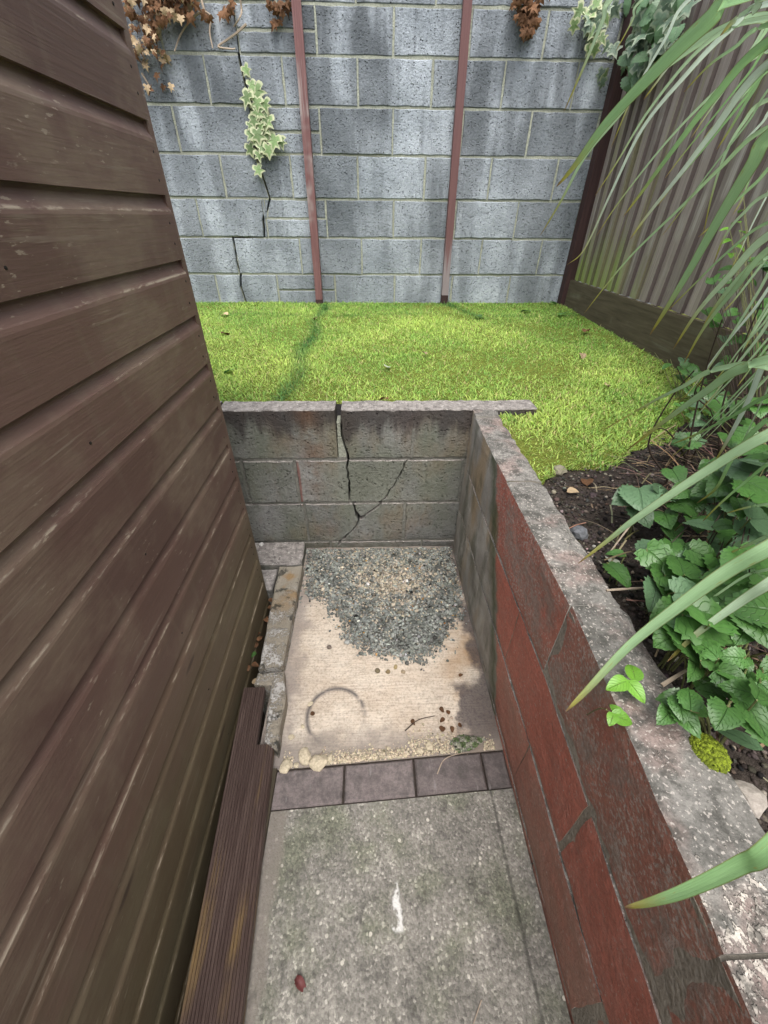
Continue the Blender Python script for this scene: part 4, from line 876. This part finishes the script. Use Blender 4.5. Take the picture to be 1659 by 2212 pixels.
clump('ivy', 'thick grey-green ivy hanging over the timber fence', 'ivy', ['ivyg', 'dull'], sp, onx(*z3(920, 120), 1.55), None, (-1, -.5, .5), (-.2, -.2, -1))

# ---- strap-leaved clump at the right
CR = Vector((1.10, .62, .70))
sp_ = thing('strap_leaf_plant', 'large clump of long arching strap leaves growing in the bed by the fence', 'plant', CR)
def strap(P, w, dry=False):
    pts = spline(P, 9); n = len(pts); V = []; F = []; A = []
    for i, p in enumerate(pts):
        t = i/(n-1); T = (pts[min(i+1, n-1)]-pts[max(i-1, 0)]).normalized()
        side = T.cross(Vector((0, 0, 1))); side = side.normalized() if side.length > .05 else Vector((1, 0, 0)); s2 = T.cross((Vector((-.1, -.1, 1.6))-p).normalized()).normalized(); s2 = -s2 if s2.dot(side) < 0 else s2; side = (side*.25+s2).normalized(); side = (side-T*side.dot(T)).normalized()
        # turn the blade partly towards the open side
        nn = side.cross(T); tw = .25*math.sin(t*2.2+w*90); side = side*math.cos(tw)+nn*math.sin(tw); nn = side.cross(T)
        ww = w*.5*min(1, .45+t*1.6)*(max(0, 1-t)**.62)+.0004
        for c in (-1, -.5, 0, .5, 1): V.append(tuple(p+side*(c*ww)+nn*(abs(c)*ww*.28))); A.append((t, abs(c), c))
        if i: F += [((i-1)*5+c, (i-1)*5+c+1, i*5+c+1, i*5+c) for c in range(4)]
    o = part('leaf', V, F, 'litter' if False else 'strap', sp_, True); a = o.data.attributes.new('leaf', 'FLOAT_VECTOR', 'POINT'); a.data.foreach_set('vector', [v for q in A for v in q]); return o
def blade(vis, d0, d1, w, via=None):
    """vis: display pixels from the frame edge to the tip; d0, d1 distances at those ends"""
    n = len(vis); P = [far(*v, d0+(d1-d0)*i/(n-1)) for i, v in enumerate(vis)]
    a = P[0]; tn = (P[1]-P[0]).normalized(); L = (a-CR).length; base = CR+Vector((random.uniform(-.06, .06), random.uniform(-.06, .06), 0))
    m0 = Vector((random.uniform(-.1, .1), random.uniform(-.1, .1), 1))*L*1.1; m1 = tn*L*1.1; Q = []
    for k in range(5):
        t = k/5; Q.append(base*(2*t**3-3*t*t+1)+m0*(t**3-2*t*t+t)+a*(-2*t**3+3*t*t)+m1*(t**3-t*t))
    return strap(Q+P, w)
Z3 = lambda *q: [z3(x, y) for x, y in q]
z4 = lambda x, y: ((1400+x*.6317)/1.4756, (1200+y*.6317)/1.4756); Z4 = lambda *q: [z4(x, y) for x, y in q]
z5 = lambda x, y: ((1500+x*.5714)/1.4756, (2000+y*.5714)/1.4756); Z5 = lambda *q: [z5(x, y) for x, y in q]
random.seed(21)
for vis, d0, d1, w in [
    (Z3((1480, -20), (1250, 150), (950, 440), (620, 790), (420, 1060), (300, 1200)), 1.05, 1.30, .046),
    (Z3((900, 500), (700, 740), (480, 1010), (330, 1290), (195, 1515)), 1.45, 1.7, .022),
    (Z3((670, -30), (600, 130), (480, 420), (350, 715)), 1.25, 1.35, .017),
    (Z3((870, -20), (790, 130), (685, 325)), 1.2, 1.25, .008),
    (Z3((1160, -10), (1000, 250), (800, 600), (650, 950)), 1.35, 1.55, .013),
    (Z3((1659, 120), (1250, 290), (900, 700), (690, 1040), (550, 1255)), 1.15, 1.5, .012),
    (Z3((1659, 20), (1400, 200), (1150, 460), (850, 830), (650, 1240), (480, 1600), (370, 1700)), 1.1, 1.75, .016),
    (Z3((1659, 160), (1450, 300), (1280, 420), (1120, 590)), 1.15, 1.25, .012),
    (Z3((1659, 270), (1300, 640), (1080, 920), (850, 1230), (730, 1390)), 1.15, 1.45, .026),
    (Z3((1659, 410), (1300, 850), (1100, 1110), (870, 1400), (770, 1540)), 1.12, 1.45, .023),
    (Z3((1659, 820), (1350, 1080), (1100, 1330), (800, 1620), (620, 1830), (480, 2010)), 1.1, 1.6, .012),
    (Z3((1659, 640), (1500, 790), (1380, 1000), (1300, 1250), (1240, 1520)), 1.2, 1.4, .012),
    (Z3((1680, 860), (1550, 1060), (1350, 1390), (1150, 1740), (1000, 1990), (900, 2150)), 1.0, 1.2, .036),
    (Z3((1659, 330), (1350, 560), (1000, 920), (700, 1300), (560, 1510)), 1.25, 1.6, .011),
    (Z3((1680, 1500), (1400, 1780), (1200, 2010), (1050, 2240)), .95, 1.15, .024),
    (Z3((1680, 1590), (1450, 1850), (1250, 2100), (1120, 2330)), .95, 1.15, .019),
    (Z3((1680, 1640), (1500, 1760), (1330, 1960), (1230, 2120)), .98, 1.1, .026),
    (Z3((1680, 1420), (1420, 1600), (1180, 1830), (1010, 2000)), 1.1, 1.25, .010),
    (Z4((1700, 280), (1350, 480), (1000, 715), (850, 830), (700, 945)), .84, .93, .034),
    (Z4((1520, -40), (1350, 70), (1150, 215), (950, 370)), 1.0, 1.22, .036),
    (Z4((1380, -30), (1230, 50), (1080, 125), (820, 275)), 1.05, 1.3, .020),
    (Z4((1720, 840), (1450, 990), (1200, 1170), (960, 1360), (740, 1590), (640, 1690)), .76, .775, .036),
    (Z4((1720, 1010), (1520, 1140), (1300, 1300), (1150, 1440)), .78, .82, .030),
    (Z4((1720, 780), (1560, 850), (1400, 920)), .85, .92, .014),
    (Z4((1700, 640), (1560, 660), (1450, 690)), .9, .95, .011),
    (Z4((1680, 200), (1500, 380), (1400, 560), (1300, 640)), .95, 1.1, .016),
    (Z4((1680, 90), (1480, 200), (1300, 290), (1180, 340)), 1.0, 1.2, .013),
    (Z4((1659, -100), (1560, 120), (1450, 330), (1390, 430)), 1.05, 1.2, .022),
    (Z5((1720, 1190), (1500, 1330), (1200, 1470), (1000, 1535), (860, 1562)), .66, .72, .030),
    (Z3((1400, -30), (1300, 60), (1150, 250), (950, 520), (860, 640)), 1.25, 1.4, .014),
    (Z3((1720, -40), (1560, 60), (1440, 130), (1350, 230)), 1.0, 1.1, .028),
    (Z3((1700, 420), (1560, 590), (1420, 820), (1330, 960)), 1.2, 1.3, .014),
    (Z3((1700, 1230), (1500, 1370), (1380, 1520), (1310, 1690)), 1.1, 1.2, .012),
    (Z4((1700, 420), (1560, 520), (1420, 640), (1330, 730)), .88, .98, .010),
    (Z4((1700, 960), (1540, 1010), (1330, 1150), (1230, 1200)), .84, .9, .008)]:
    blade(vis, d0, d1, w*.95)
for k in range(24):                                 # many narrower leaves behind the broad ones
    ys = random.uniform(-60, 980); an = R(random.gauss(51, 6)); L_ = random.uniform(200, 520)*(1 if ys < 500 else .75); x0_ = 1690
    vis = [(x0_-L_*math.cos(an)*t+random.uniform(-3, 3), ys+L_*math.sin(an)*t*(.97+.03*t)) for t in (0, .3, .6, .85, 1.)]
    dd_ = random.uniform(1.0, 1.35); blade(vis, dd_, dd_*random.uniform(1.15, 1.4), random.uniform(.005, .011))
for k in range(16):                                 # the rest of the clump, mostly leaning away out of view
    a = random.uniform(-1.9, 1.5); L = random.uniform(.6, 1.1); d = Vector((math.cos(a), math.sin(a), 0)); b = CR+d*.04
    strap([b, b+d*L*.22+Vector((0, 0, L*.55)), b+d*L*.55+Vector((0, 0, L*.72)), b+d*L*.9+Vector((0, 0, L*.35))] if d.x > -.1 else [b, b+d*.05+Vector((0, 0, L*.4)), b+d*.14+Vector((.05, 0, L*.8)), b+d*.2+Vector((.1, 0, L*.9))], random.uniform(.014, .03))

# ---- leafy plants in the bed
def plant(label, kind, mt_stem, leaves, name='leafy_plant', cat='plant', group=None, hz=.05, base=None):
    """leaves: (display px, py, size m, heading deg, height above bed)"""
    pos = []
    for (px, py, s, hd, hh) in leaves:
        p = onz(px, py, .70+hh) if hh < .5 else onx(px, py, 1.40+.06*math.sin(px*7)); pos.append(p)
    c = sum(pos, Vector())/len(pos) if base is None else onz(*base, .70)
    bx = max(c.x, .53); g = Vector((bx, c.y, bed_z(bx, c.y)))
    t = thing(name, label, cat, g, group)
    for (px, py, s, hd, hh), p in zip(leaves, pos):
        s *= .82; a = R(hd); d = Vector((math.cos(a), math.sin(a), random.uniform(-.35, .05)))
        q = p-d.normalized()*s*.5; q.z = max(q.z, bed_z(max(q.x, .5), q.y)+.012)
        leaf(kind if isinstance(kind, str) else random.choice(kind), q, s, t, d, Vector((-.25, -.25, 1))+rv(.22))
        part('stem', *tube(spline([g+Vector((random.uniform(-.01, .01), random.uniform(-.01, .01), -.005)), g.lerp(q, .5)+Vector((0, 0, .02)), q], 4), .0017, .0011, 5), mt_stem, t)
    return t
random.seed(5)
plant('plant with large dull scalloped leaves on bare soil at the edge of the lawn', 'dull', 'gstem', [(1350, 1075, .085, 200, .07), (1385, 1075, .10, 250, .09), (1390, 1115, .075, 280, .05), (1440, 1060, .08, 40, .10)])
plant('plant with glossy pointed leaves behind the large scalloped leaves', 'round', 'gstem', [(1440, 1120, .075, 250, .06), (1480, 1095, .07, 300, .09), (1455, 1150, .06, 260, .04), (1510, 1115, .075, 20, .10), (1475, 1060, .06, 100, .10)])
plant('plant with a dark pointed leaf drooping over the wall edge', 'oval', 'gstem', [(1338, 1240, .09, 285, .02), (1330, 1195, .05, 160, .03)], hz=.03)
plant('spreading plant with dark rounded leaves beside the drooping leaf', ['round', 'dull'], 'gstem', [(1405, 1190, .075, 230, .06), (1430, 1215, .09, 300, .07), (1445, 1260, .085, 250, .06), (1480, 1255, .08, 330, .07), (1415, 1290, .075, 240, .04), (1500, 1285, .08, 350, .08), (1470, 1215, .08, 70, .09)])
plant('bright glossy plant with broad toothed leaves at the middle of the bed', 'round', 'gstem', [(1450, 1375, .08, 200, .07), (1485, 1335, .10, 150, .10), (1520, 1320, .10, 60, .12), (1540, 1350, .10, 330, .11), (1460, 1340, .07, 170, .09), (1495, 1385, .09, 260, .08), (1560, 1300, .09, 90, .12), (1440, 1330, .08, 200, .06)])
plant('low plant with five neat toothed leaves leaning on the wall top', 'oval', 'gstem', [(1495, 1410, .07, 290, .08), (1540, 1425, .06, 10, .09), (1500, 1448, .055, 230, .07), (1520, 1395, .06, 100, .10)])
plant('small toothed plant lying on the grey wall top', 'oval', 'gstem', [(1455, 1510, .055, 170, .05), (1490, 1505, .055, 60, .07), (1440, 1545, .05, 210, .04), (1485, 1555, .06, 280, .05), (1470, 1530, .05, 250, .06), (1510, 1530, .05, 330, .06)])
plant('plant with large veined leaves beneath the strap leaves', 'round', 'gstem', [(1620, 1310, .09, 150, .14), (1640, 1350, .09, 260, .13), (1605, 1365, .06, 220, .11), (1655, 1280, .08, 80, .14), (1590, 1335, .06, 190, .12)])
plant('upright toothed plant beside the mossy stone', 'oval', 'gstem', [(1600, 1490, .06, 160, .10), (1640, 1490, .065, 40, .12), (1630, 1545, .08, 280, .09), (1590, 1470, .04, 200, .09), (1655, 1580, .07, 300, .08)])
plant('mass of dark leaves at the back of the bed under the strap leaves', ['round', 'dull'], 'gstem', [(1560, 1050, .09, 200, .16), (1590, 1080, .09, 260, .14), (1620, 1110, .10, 300, .13), (1640, 1060, .10, 30, .18), (1590, 1010, .09, 120, .2), (1640, 1000, .09, 60, .22), (1560, 1120, .08, 230, .10), (1610, 1180, .10, 250, .10), (1650, 1170, .10, 330, .14), (1520, 1060, .07, 190, .13), (1650, 1120, .08, 10, .18), (1600, 1220, .09, 210, .1), (1560, 1180, .07, 240, .06), (1640, 1240, .09, 300, .12), (1570, 1260, .07, 200, .08)])
plant('low green weeds at the foot of the fence board', ['round', 'oval'], 'gstem', [(1440, 790, .07, 200, .05), (1470, 815, .08, 260, .06), (1420, 740, .06, 180, .03), (1400, 720, .06, 160, .02), (1380, 730, .05, 220, .02), (1500, 800, .08, 300, .1), (1530, 850, .08, 250, .12), (1560, 820, .09, 30, .15), (1600, 880, .09, 200, .16), (1550, 900, .08, 280, .12), (1500, 860, .06, 200, .05), (1620, 940, .09, 300, .16), (1580, 950, .08, 240, .12), (1640, 860, .09, 60, .2)])
plant('small fresh green sprig in front of the weathered fence boards', 'young', 'gstem', [(1590, 480, .05, 100, .62), (1605, 500, .045, 20, .60), (1570, 520, .045, 190, .58), (1600, 535, .05, 330, .57), (1580, 550, .05, 240, .55), (1565, 495, .04, 150, .60), (1600, 455, .035, 80, .66), (1600, 415, .03, 80, .70)], base=(1640, 1000))
rs_ = random.Random(31); lv = []
for _ in range(95):
    py = rs_.uniform(700, 1260); px = rs_.uniform(1440+max(0, (980-py)*.12), 1700); hh = rs_.uniform(.05, .12)+.16*max(0, (px-1480)/220)*rs_.random()
    lv.append((px, py, rs_.uniform(.045, .085), rs_.uniform(130, 330), hh))
lv += [(rs_.uniform(1530, 1690), rs_.uniform(560, 800), rs_.uniform(.05, .085), rs_.uniform(130, 330), .6) for _ in range(34)]
plant('dense dark green shrub filling the bed between the strap leaves and the fence', ['round', 'oval', 'dull', 'round'], 'dstem', lv, name='leafy_shrub', cat='shrub', base=(1620, 1020))
rs_ = random.Random(33); lv = [(rs_.uniform(1440, 1680), rs_.uniform(1230, 1560), rs_.uniform(.035, .065), rs_.uniform(130, 330), rs_.uniform(.03, .10)) for _ in range(42)]
lv = [q for q in lv if q[0] > 1440+(q[1]-1230)*.35]
plant('low creeping plant with many small toothed leaves beside the grey wall top', ['oval', 'round'], 'gstem', lv, name='creeping_plant', base=(1620, 1400))
# seedlings rooted on the wall top
for lab, c, lv in [('bright three-leaved seedling growing at the outer edge of the wall top', (1375, 1500), [(1368, 1450, .042, 70, .02), (1335, 1478, .040, 195, .02), (1375, 1492, .038, 290, .02)]),
                   ('tiny yellow-green seedling trailing over the inner edge of the wall', (1335, 1550), [(1330, 1532, .022, 110, .012), (1345, 1552, .035, 340, .01), (1322, 1553, .022, 230, .012)])]:
    g = onz(*c, .706); t = thing('seedling', lab, 'seedling', g)
    for (px, py, s, hd, hh) in lv:
        p = onz(px, py, .71+hh); a = R(hd); d = Vector((math.cos(a), math.sin(a), -.1)); leaf('young', p-d*s*.5, s, t, d, Vector((-.2, -.2, 1)))
        part('stem', *tube([g+Vector((0, 0, -.012)), g.lerp(p, .5)+Vector((0, 0, .006)), p], .0011, .0008, 5), 'gstem', t)
    if 'tiny' in lab: part('runner', *tube(spline([g, onz(1300, 1530, .71), onx(1265, 1545, .386), onx(1240, 1555, .384)], 4), .0013, .0008, 5), 'gstem', t)
# dark woody stems
random.seed(9)
bs = thing('bare_shrub', 'thin dark woody stems rising behind the bed plants', 'shrub', (1.25, 1.05, .70))
for P in [((1480, 1010), (1500, 900), (1530, 780), (1560, 690)), ((1440, 1030), (1400, 960), (1450, 860), (1500, 800)), ((1550, 1000), (1560, 880), (1600, 760), (1650, 640)), ((1480, 990), (1440, 930), (1400, 930)), ((1520, 900), (1480, 830), (1460, 790)), ((1600, 980), (1590, 860), (1640, 760)), ((1540, 590), (1560, 620), (1590, 680), (1580, 800)), ((1500, 980), (1540, 900), (1500, 850), (1540, 800))]:
    pts = [far(*p, onz(*P[0], .72).__sub__(CAM).length*(1-.04*i)) for i, p in enumerate(P)]; part('stem', *tube(spline([Vector((pts[0].x, pts[0].y, .69))]+pts, 4), .0035, .0014, 5), 'dstem', bs)

# ================================================================== SMALL THINGS
import bmesh
def rock(name, label, cat, p, r, colr, flat=.6, group=None, seed=0):
    rr = random.Random(seed); bm = bmesh.new(); bmesh.ops.create_icosphere(bm, subdivisions=2, radius=1.); fx, fy = rr.uniform(.8, 1.35), rr.uniform(.75, 1.15); o3 = Vector((rr.uniform(0, 90), rr.uniform(0, 90), 0))
    V = []
    for v in bm.verts:
        q = v.co*(r*(1+.35*mnoise.noise(v.co*1.1+o3)+.18*mnoise.noise(v.co*2.6+o3))); V.append((q.x*fx, q.y*fy, q.z*flat))
    F = [tuple(v.index for v in f.verts) for f in bm.faces]; bm.free(); zmin = min(v[2] for v in V); me = mesh(name, V, F)
    a = me.color_attributes.new('Col', 'FLOAT_COLOR', 'POINT'); a.data.foreach_set('color', list((*colr, 1))*len(V)); me.materials.append(MT['vstone'])
    o = link(name, me, None, (p[0], p[1], p[2]-zmin*.75)); o.rotation_euler = (0, 0, rr.uniform(0, 6)); return tag(o, label, cat, group)
def zb(x, y): return ((700+x*.6028)/1.4756, (1900+y*.6028)/1.4756)
for i, (x, y, r, lab) in enumerate([(450, 850, .021, 'largest pale sandstone lump behind the brick edging'), (525, 885, .026, 'broad flat pale rubble lump resting against the brick edging'), (350, 905, .016, 'pale rubble lump closest to the decking board'), (585, 855, .010, None), (405, 895, .009, None), (1060, 820, .011, None), (1110, 795, .013, None), (440, 690, .007, None), (380, 745, .009, None), (1150, 745, .008, None), (480, 570, .009, None)]):
    p = onz(*zb(x, y), 0.); p.z = -.003
    rock('rubble_stone', lab or 'small cream crumb of mortar rubble along the brick edging', 'stone', p, r, (.50, .43, .31), .5, None if lab else 'mortar crumbs behind the brick edging', i+300)
def zg(x, y): return onz(*zb(x, y), 0.)
for i, (x, y, cc) in enumerate([(835, 395, (.16, .13, .08)), (890, 400, (.20, .15, .08)), (930, 375, (.32, .25, .13)), (970, 400, (.30, .24, .16)), (580, 270, (.15, .12, .10)), (990, 355, (.1, .1, .09))]):
    p = zg(x, y); p.z = -.003; rock('pebble', 'small brownish pebble strayed from the gravel heap', 'pebble', p, .009, cc, .6, 'pebbles strayed from the gravel', 40+i)
p = zg(1300, 775); ms = thing('mossy_stone', 'flat green mossy stone by the brick edging at the wall foot', 'stone', (p.x, p.y, -.004))
n = 700; a = rng.uniform(0, 2*np.pi, n); q = np.sqrt(rng.random(n))*(1+.18*np.sin(a*3+1)+.12*np.sin(a*5)); P = np.stack([q*.050*np.cos(a), q*.022*np.sin(a)+.004*np.cos(a), .012*np.clip(1-q**2, 0, 1)+.001], 1)
c_ = np.where((np.sin(P[:, 0]*170)*np.sin(P[:, 1]*210) > .1)[:, None], greys(n, (.10, .135, .06), .3, .03), greys(n, (.22, .22, .17), .3, .03))
V, T, C = stones(P, rng.uniform(.0025, .0055, n), c_, .6); link('moss_crust', bigmesh('moss_crust', V, T, 'vstone', C), ms)
p = onz(1255, 1145, .68); p.z = bed_z(p.x, p.y); rock('stone', 'grey rounded stone on the soil beside the wall top', 'stone', p, .022, (.13, .135, .145), .7, None, 80)
p = onz(1640, 1700, .70); p.z = bed_z(p.x, p.y); rock('stone', 'pale stone among litter at the outer edge of the wall', 'stone', p, .022, (.36, .32, .28), .7, None, 81)
p = onz(1210, 1000, .70); p.z = bed_z(p.x, p.y)-.005; rock('stone', 'long pale flint between the lawn edge and the wall', 'stone', p, .03, (.24, .22, .16), .5, None, 82)
p = onz(565, 1178, .05); rock('stone', 'small white stone on the kerb block at the retaining wall', 'stone', p, .010, (.6, .58, .55), .7, None, 83)
p = onz(878, 1255, .04); p.z = .034; rock('stone', 'white pebble on top of the gravel heap', 'stone', p, .010, (.62, .6, .57), .7, None, 84)
# crumbled mortar along the edging
n = 2600; x = rng.uniform(-.28, .37, n); y = np.array([brow(v) for v in x])+.104+np.abs(rng.normal(0, .016, n))*(1+1.2*((x > .1) & (x < .3))); kp = np.sin(x*37)+np.sin(x*13+1) > -1.0; x, y = x[kp], y[kp]; n = len(x)
V, T, C = stones(np.stack([x, y, np.full(n, -.002)], 1), rng.uniform(.0015, .0042, n)*np.where(rng.random(n) < .05, 1.8, 1), greys(n, (.47, .40, .29), .25, .03), .5)
tag(link('mortar_crumbs', bigmesh('mortar_crumbs', V, T, 'vstone', C)), 'crumbled cream mortar scattered behind the brick edging', 'rubble', kind='stuff')
# moss cushion
mt_ = thing('moss_tuft', 'bright yellow-green moss cushion on the wall top', 'moss', onz(1530, 1625, .70))
n = 900; a = rng.uniform(0, 2*np.pi, n); rr_ = np.sqrt(rng.random(n))*.024; P = np.stack([rr_*np.cos(a), rr_*1.1*np.sin(a), .010*(1-(rr_/.024)**2)+.002], 1)
V, T, C = stones(P, rng.uniform(.0015, .0032, n), np.clip(np.array([[.19, .24, .02]])*rng.uniform(.4, 1.3, (n, 1)), 0, 1), 1.); o = link('cushion', bigmesh('cushion', V, T, 'vstone', C), mt_)
# broad faded leaf lying beside the moss
st = thing('fallen_leaf', 'broad ribbed grey-green fading leaf lying by the moss cushion', 'leaf', onz(1600, 1605, .715)); me_ = leaf_mesh('blade', 'oval', 'leafd', .1, .15, 91, 1., .42, 0)
o = link('blade', me_, st); a = onz(1650, 1620, .735); b = onz(1540, 1565, .72); d = b-a; y_ = d.normalized(); z_ = Vector((0, 0, 1)); z_ = (z_-y_*z_.dot(y_)).normalized(); mw = Matrix((y_.cross(z_), y_, z_)).transposed().to_4x4() @ Matrix.Scale(d.length*1.05, 4); mw.translation = a-st.location; o.matrix_local = mw

# fallen leaves
LM['fall'] = [leaf_mesh('blade', 'oval', 'ivyb', .4, .8, 200+k, 1., .7, 0) for k in range(3)]; LM['fallp'] = [leaf_mesh('blade', 'oval', 'ivyp', .4, .6, 210+k, 1., .7, 0) for k in range(3)]
gr_ = G('red_leaf'); MT['redleaf'] = gr_.fin((.12, .035, .033), .6); LM['fallr'] = [leaf_mesh('blade', 'oval', 'redleaf', .9, 1.2, 220, 1., .5, 1)]; LM['fallg'] = [LM['round', k] for k in range(3)]
gw_ = G('white_leaf'); MT['whiteleaf'] = gw_.fin((.50, .53, .42), .7, None, trans=.2); LM['fallw'] = [leaf_mesh('blade', 'round', 'whiteleaf', .3, .5, 230, 1., .7, 1)]
def fallen(kind, p, s, label, group=None, lift=.0):
    o = link('fallen_leaf', random.choice(LM[kind])); o.location = Vector(p)+Vector((0, 0, lift)); o.scale = (s, s, s); o.rotation_euler = (random.uniform(-.35, .35), random.uniform(-.35, .35), random.uniform(0, 6.28)); return tag(o, label, 'leaf', group)
for (px, py, k, s, lab, grp) in [
    (495, 692, 'fallp', .06, 'yellowish fallen leaf on the lawn beside the shed, nearest the wall', None), (480, 728, 'fall', .07, 'crumpled brown leaf on the lawn beside the shed', None),
    (740, 660, 'fallw', .06, 'pale leaf in the grass at the foot of the block wall between the posts', None), (835, 795, 'fallw', .05, 'pale grey-green leaf in the middle of the lawn', None),
    (685, 700, 'fall', .04, 'small brown leaf on the lawn near the dark seam', None), (920, 770, 'fallp', .04, 'small buff leaf on the lawn by the bald turf edge', None),
    (1140, 685, 'fallg', .07, 'green and yellow leaf on the lawn near the fence foot', None), (1185, 670, 'fallg', .06, 'dark green leaf on the lawn nearest the fence corner', None), (1215, 690, 'fallg', .08, 'ragged green leaf on the lawn by the fence base board', None),
    (1260, 727, 'fall', .07, 'dark brown curled leaf on the lawn by the fence base board', None), (1255, 768, 'fallp', .05, 'pinkish pale leaf on the lawn beside the bed', None), (1310, 828, 'fallp', .04, 'small buff leaf on the lawn beside the strap leaves', None),
    (500, 800, 'fallg', .05, 'green leaf on the lawn close to the shed corner', None), (838, 858, 'fall', .045, 'dark leaf on the lawn behind the retaining wall top', None), (1030, 695, 'fallg', .05, 'small green leaf on the lawn below the post with the greyed end', None)]:
    p = onz(px, py, .725); p.z = lawn_z(p.x, p.y)+.024; fallen(k, p, s, lab, grp)
p = onz(640, 2112, 0); fallen('fallr', (p.x, p.y, .008), .035, 'dark red curled leaf on the aggregate path')
for (px, py, k, s, lab) in [(1275, 1030, 'fall', .05, 'orange-brown curled leaf on the soil at the lawn edge'), (1345, 1042, 'fall', .045, 'tan leaf beside the large scalloped leaves'), (1230, 1045, 'fallp', .035, 'buff leaf on the soil by the wall top'), (1330, 1205, 'fallw', .045, 'whitish torn leaf lying above the drooping dark leaf'), (1340, 1185, 'fall', .03, 'narrow orange leaf beside the whitish torn leaf')]:
    p = onz(px, py, .70); p.z = bed_z(p.x, p.y)+.015; fallen(k, p, s, lab)
for (px, py, k, s, lab) in [(545, 1470, 'fallp', .03, 'orange-tan dead leaf between the shed and the end of the grooved board'), (552, 1410, 'fallg', .022, 'tiny green leaf in the gap between the shed and the kerb')]:
    p = onz(px, py, .03); fallen(k, (p.x, p.y, .03), s, lab)
for i, (x, y) in enumerate([(1165, 590), (1210, 630), (1190, 650), (1225, 690), (1260, 690), (1165, 690), (1180, 720), (1015, 655), (1265, 430), (480, 630)]):
    p = zg(x, y); fallen('fall', (p.x, p.y, .006), .020, 'tiny shrivelled dark leaf scrap on the pale floor', 'leaf scraps on the pale floor')
for i, (px, py) in enumerate([(556, 1330), (565, 1310), (552, 1365), (560, 1385), (548, 1400), (570, 1300), (546, 1440), (540, 1455)]):
    p = onz(px, py, .0); fallen('fall', (max(p.x-.012, -.448), p.y, -.012+.004*i), .032, 'crumpled brown leaf caught in the gap between shed and kerb', 'dead leaves in the gap beside the shed')
def twig(P, r, label, mt='dstem'):
    o = obj('twig', *tube(spline(P, 5), r, r*.5, 5), mt); tag(o, label, 'twig')
twig([zg(980, 715)+Vector((0, 0, .003)), zg(1050, 660)+Vector((0, 0, .006)), zg(1140, 635)+Vector((0, 0, .003))], .002, 'dark twig lying on the pale floor')
twig([zg(1150, 945)+Vector((0, 0, .006)), zg(1180, 880)+Vector((0, 0, .012)), zg(1230, 850)+Vector((0, 0, .010)), zg(1300, 830)+Vector((0, 0, .004))], .0018, 'pale bent twig lying across the brick edging', 'stem')
twig([onz(1040, 2160, .002), onz(1025, 2205, .003), onz(1015, 2240, .002)], .0012, 'straw-coloured stalk on the aggregate path', 'stem')
twig([onz(1010, 640+990, .002), onz(1000, 1640, .003), onz(990, 1650, .002)], .001, 'thin bent stalk beside the mossy stone', 'stem')
twig([z for z in [onz(1430, 1480, .715), onz(1470, 1455, .73), onz(1510, 1432, .74)]], .0035, 'bleached stick poking from the bed onto the wall top', 'stem')
twig([onz(1388, 1100, .76), onz(1350, 1150, .73), onz(1318, 1192, .70)], .003, 'tan stick leaning beside the large scalloped leaves', 'stem')
twig([onz(1310, 1275, .70), onz(1400, 1270, .715), onz(1500, 1275, .73), onz(1600, 1240, .76), onz(1659, 1200, .78)], .0025, 'long tan stem lying across the bed under the strap leaves', 'stem')
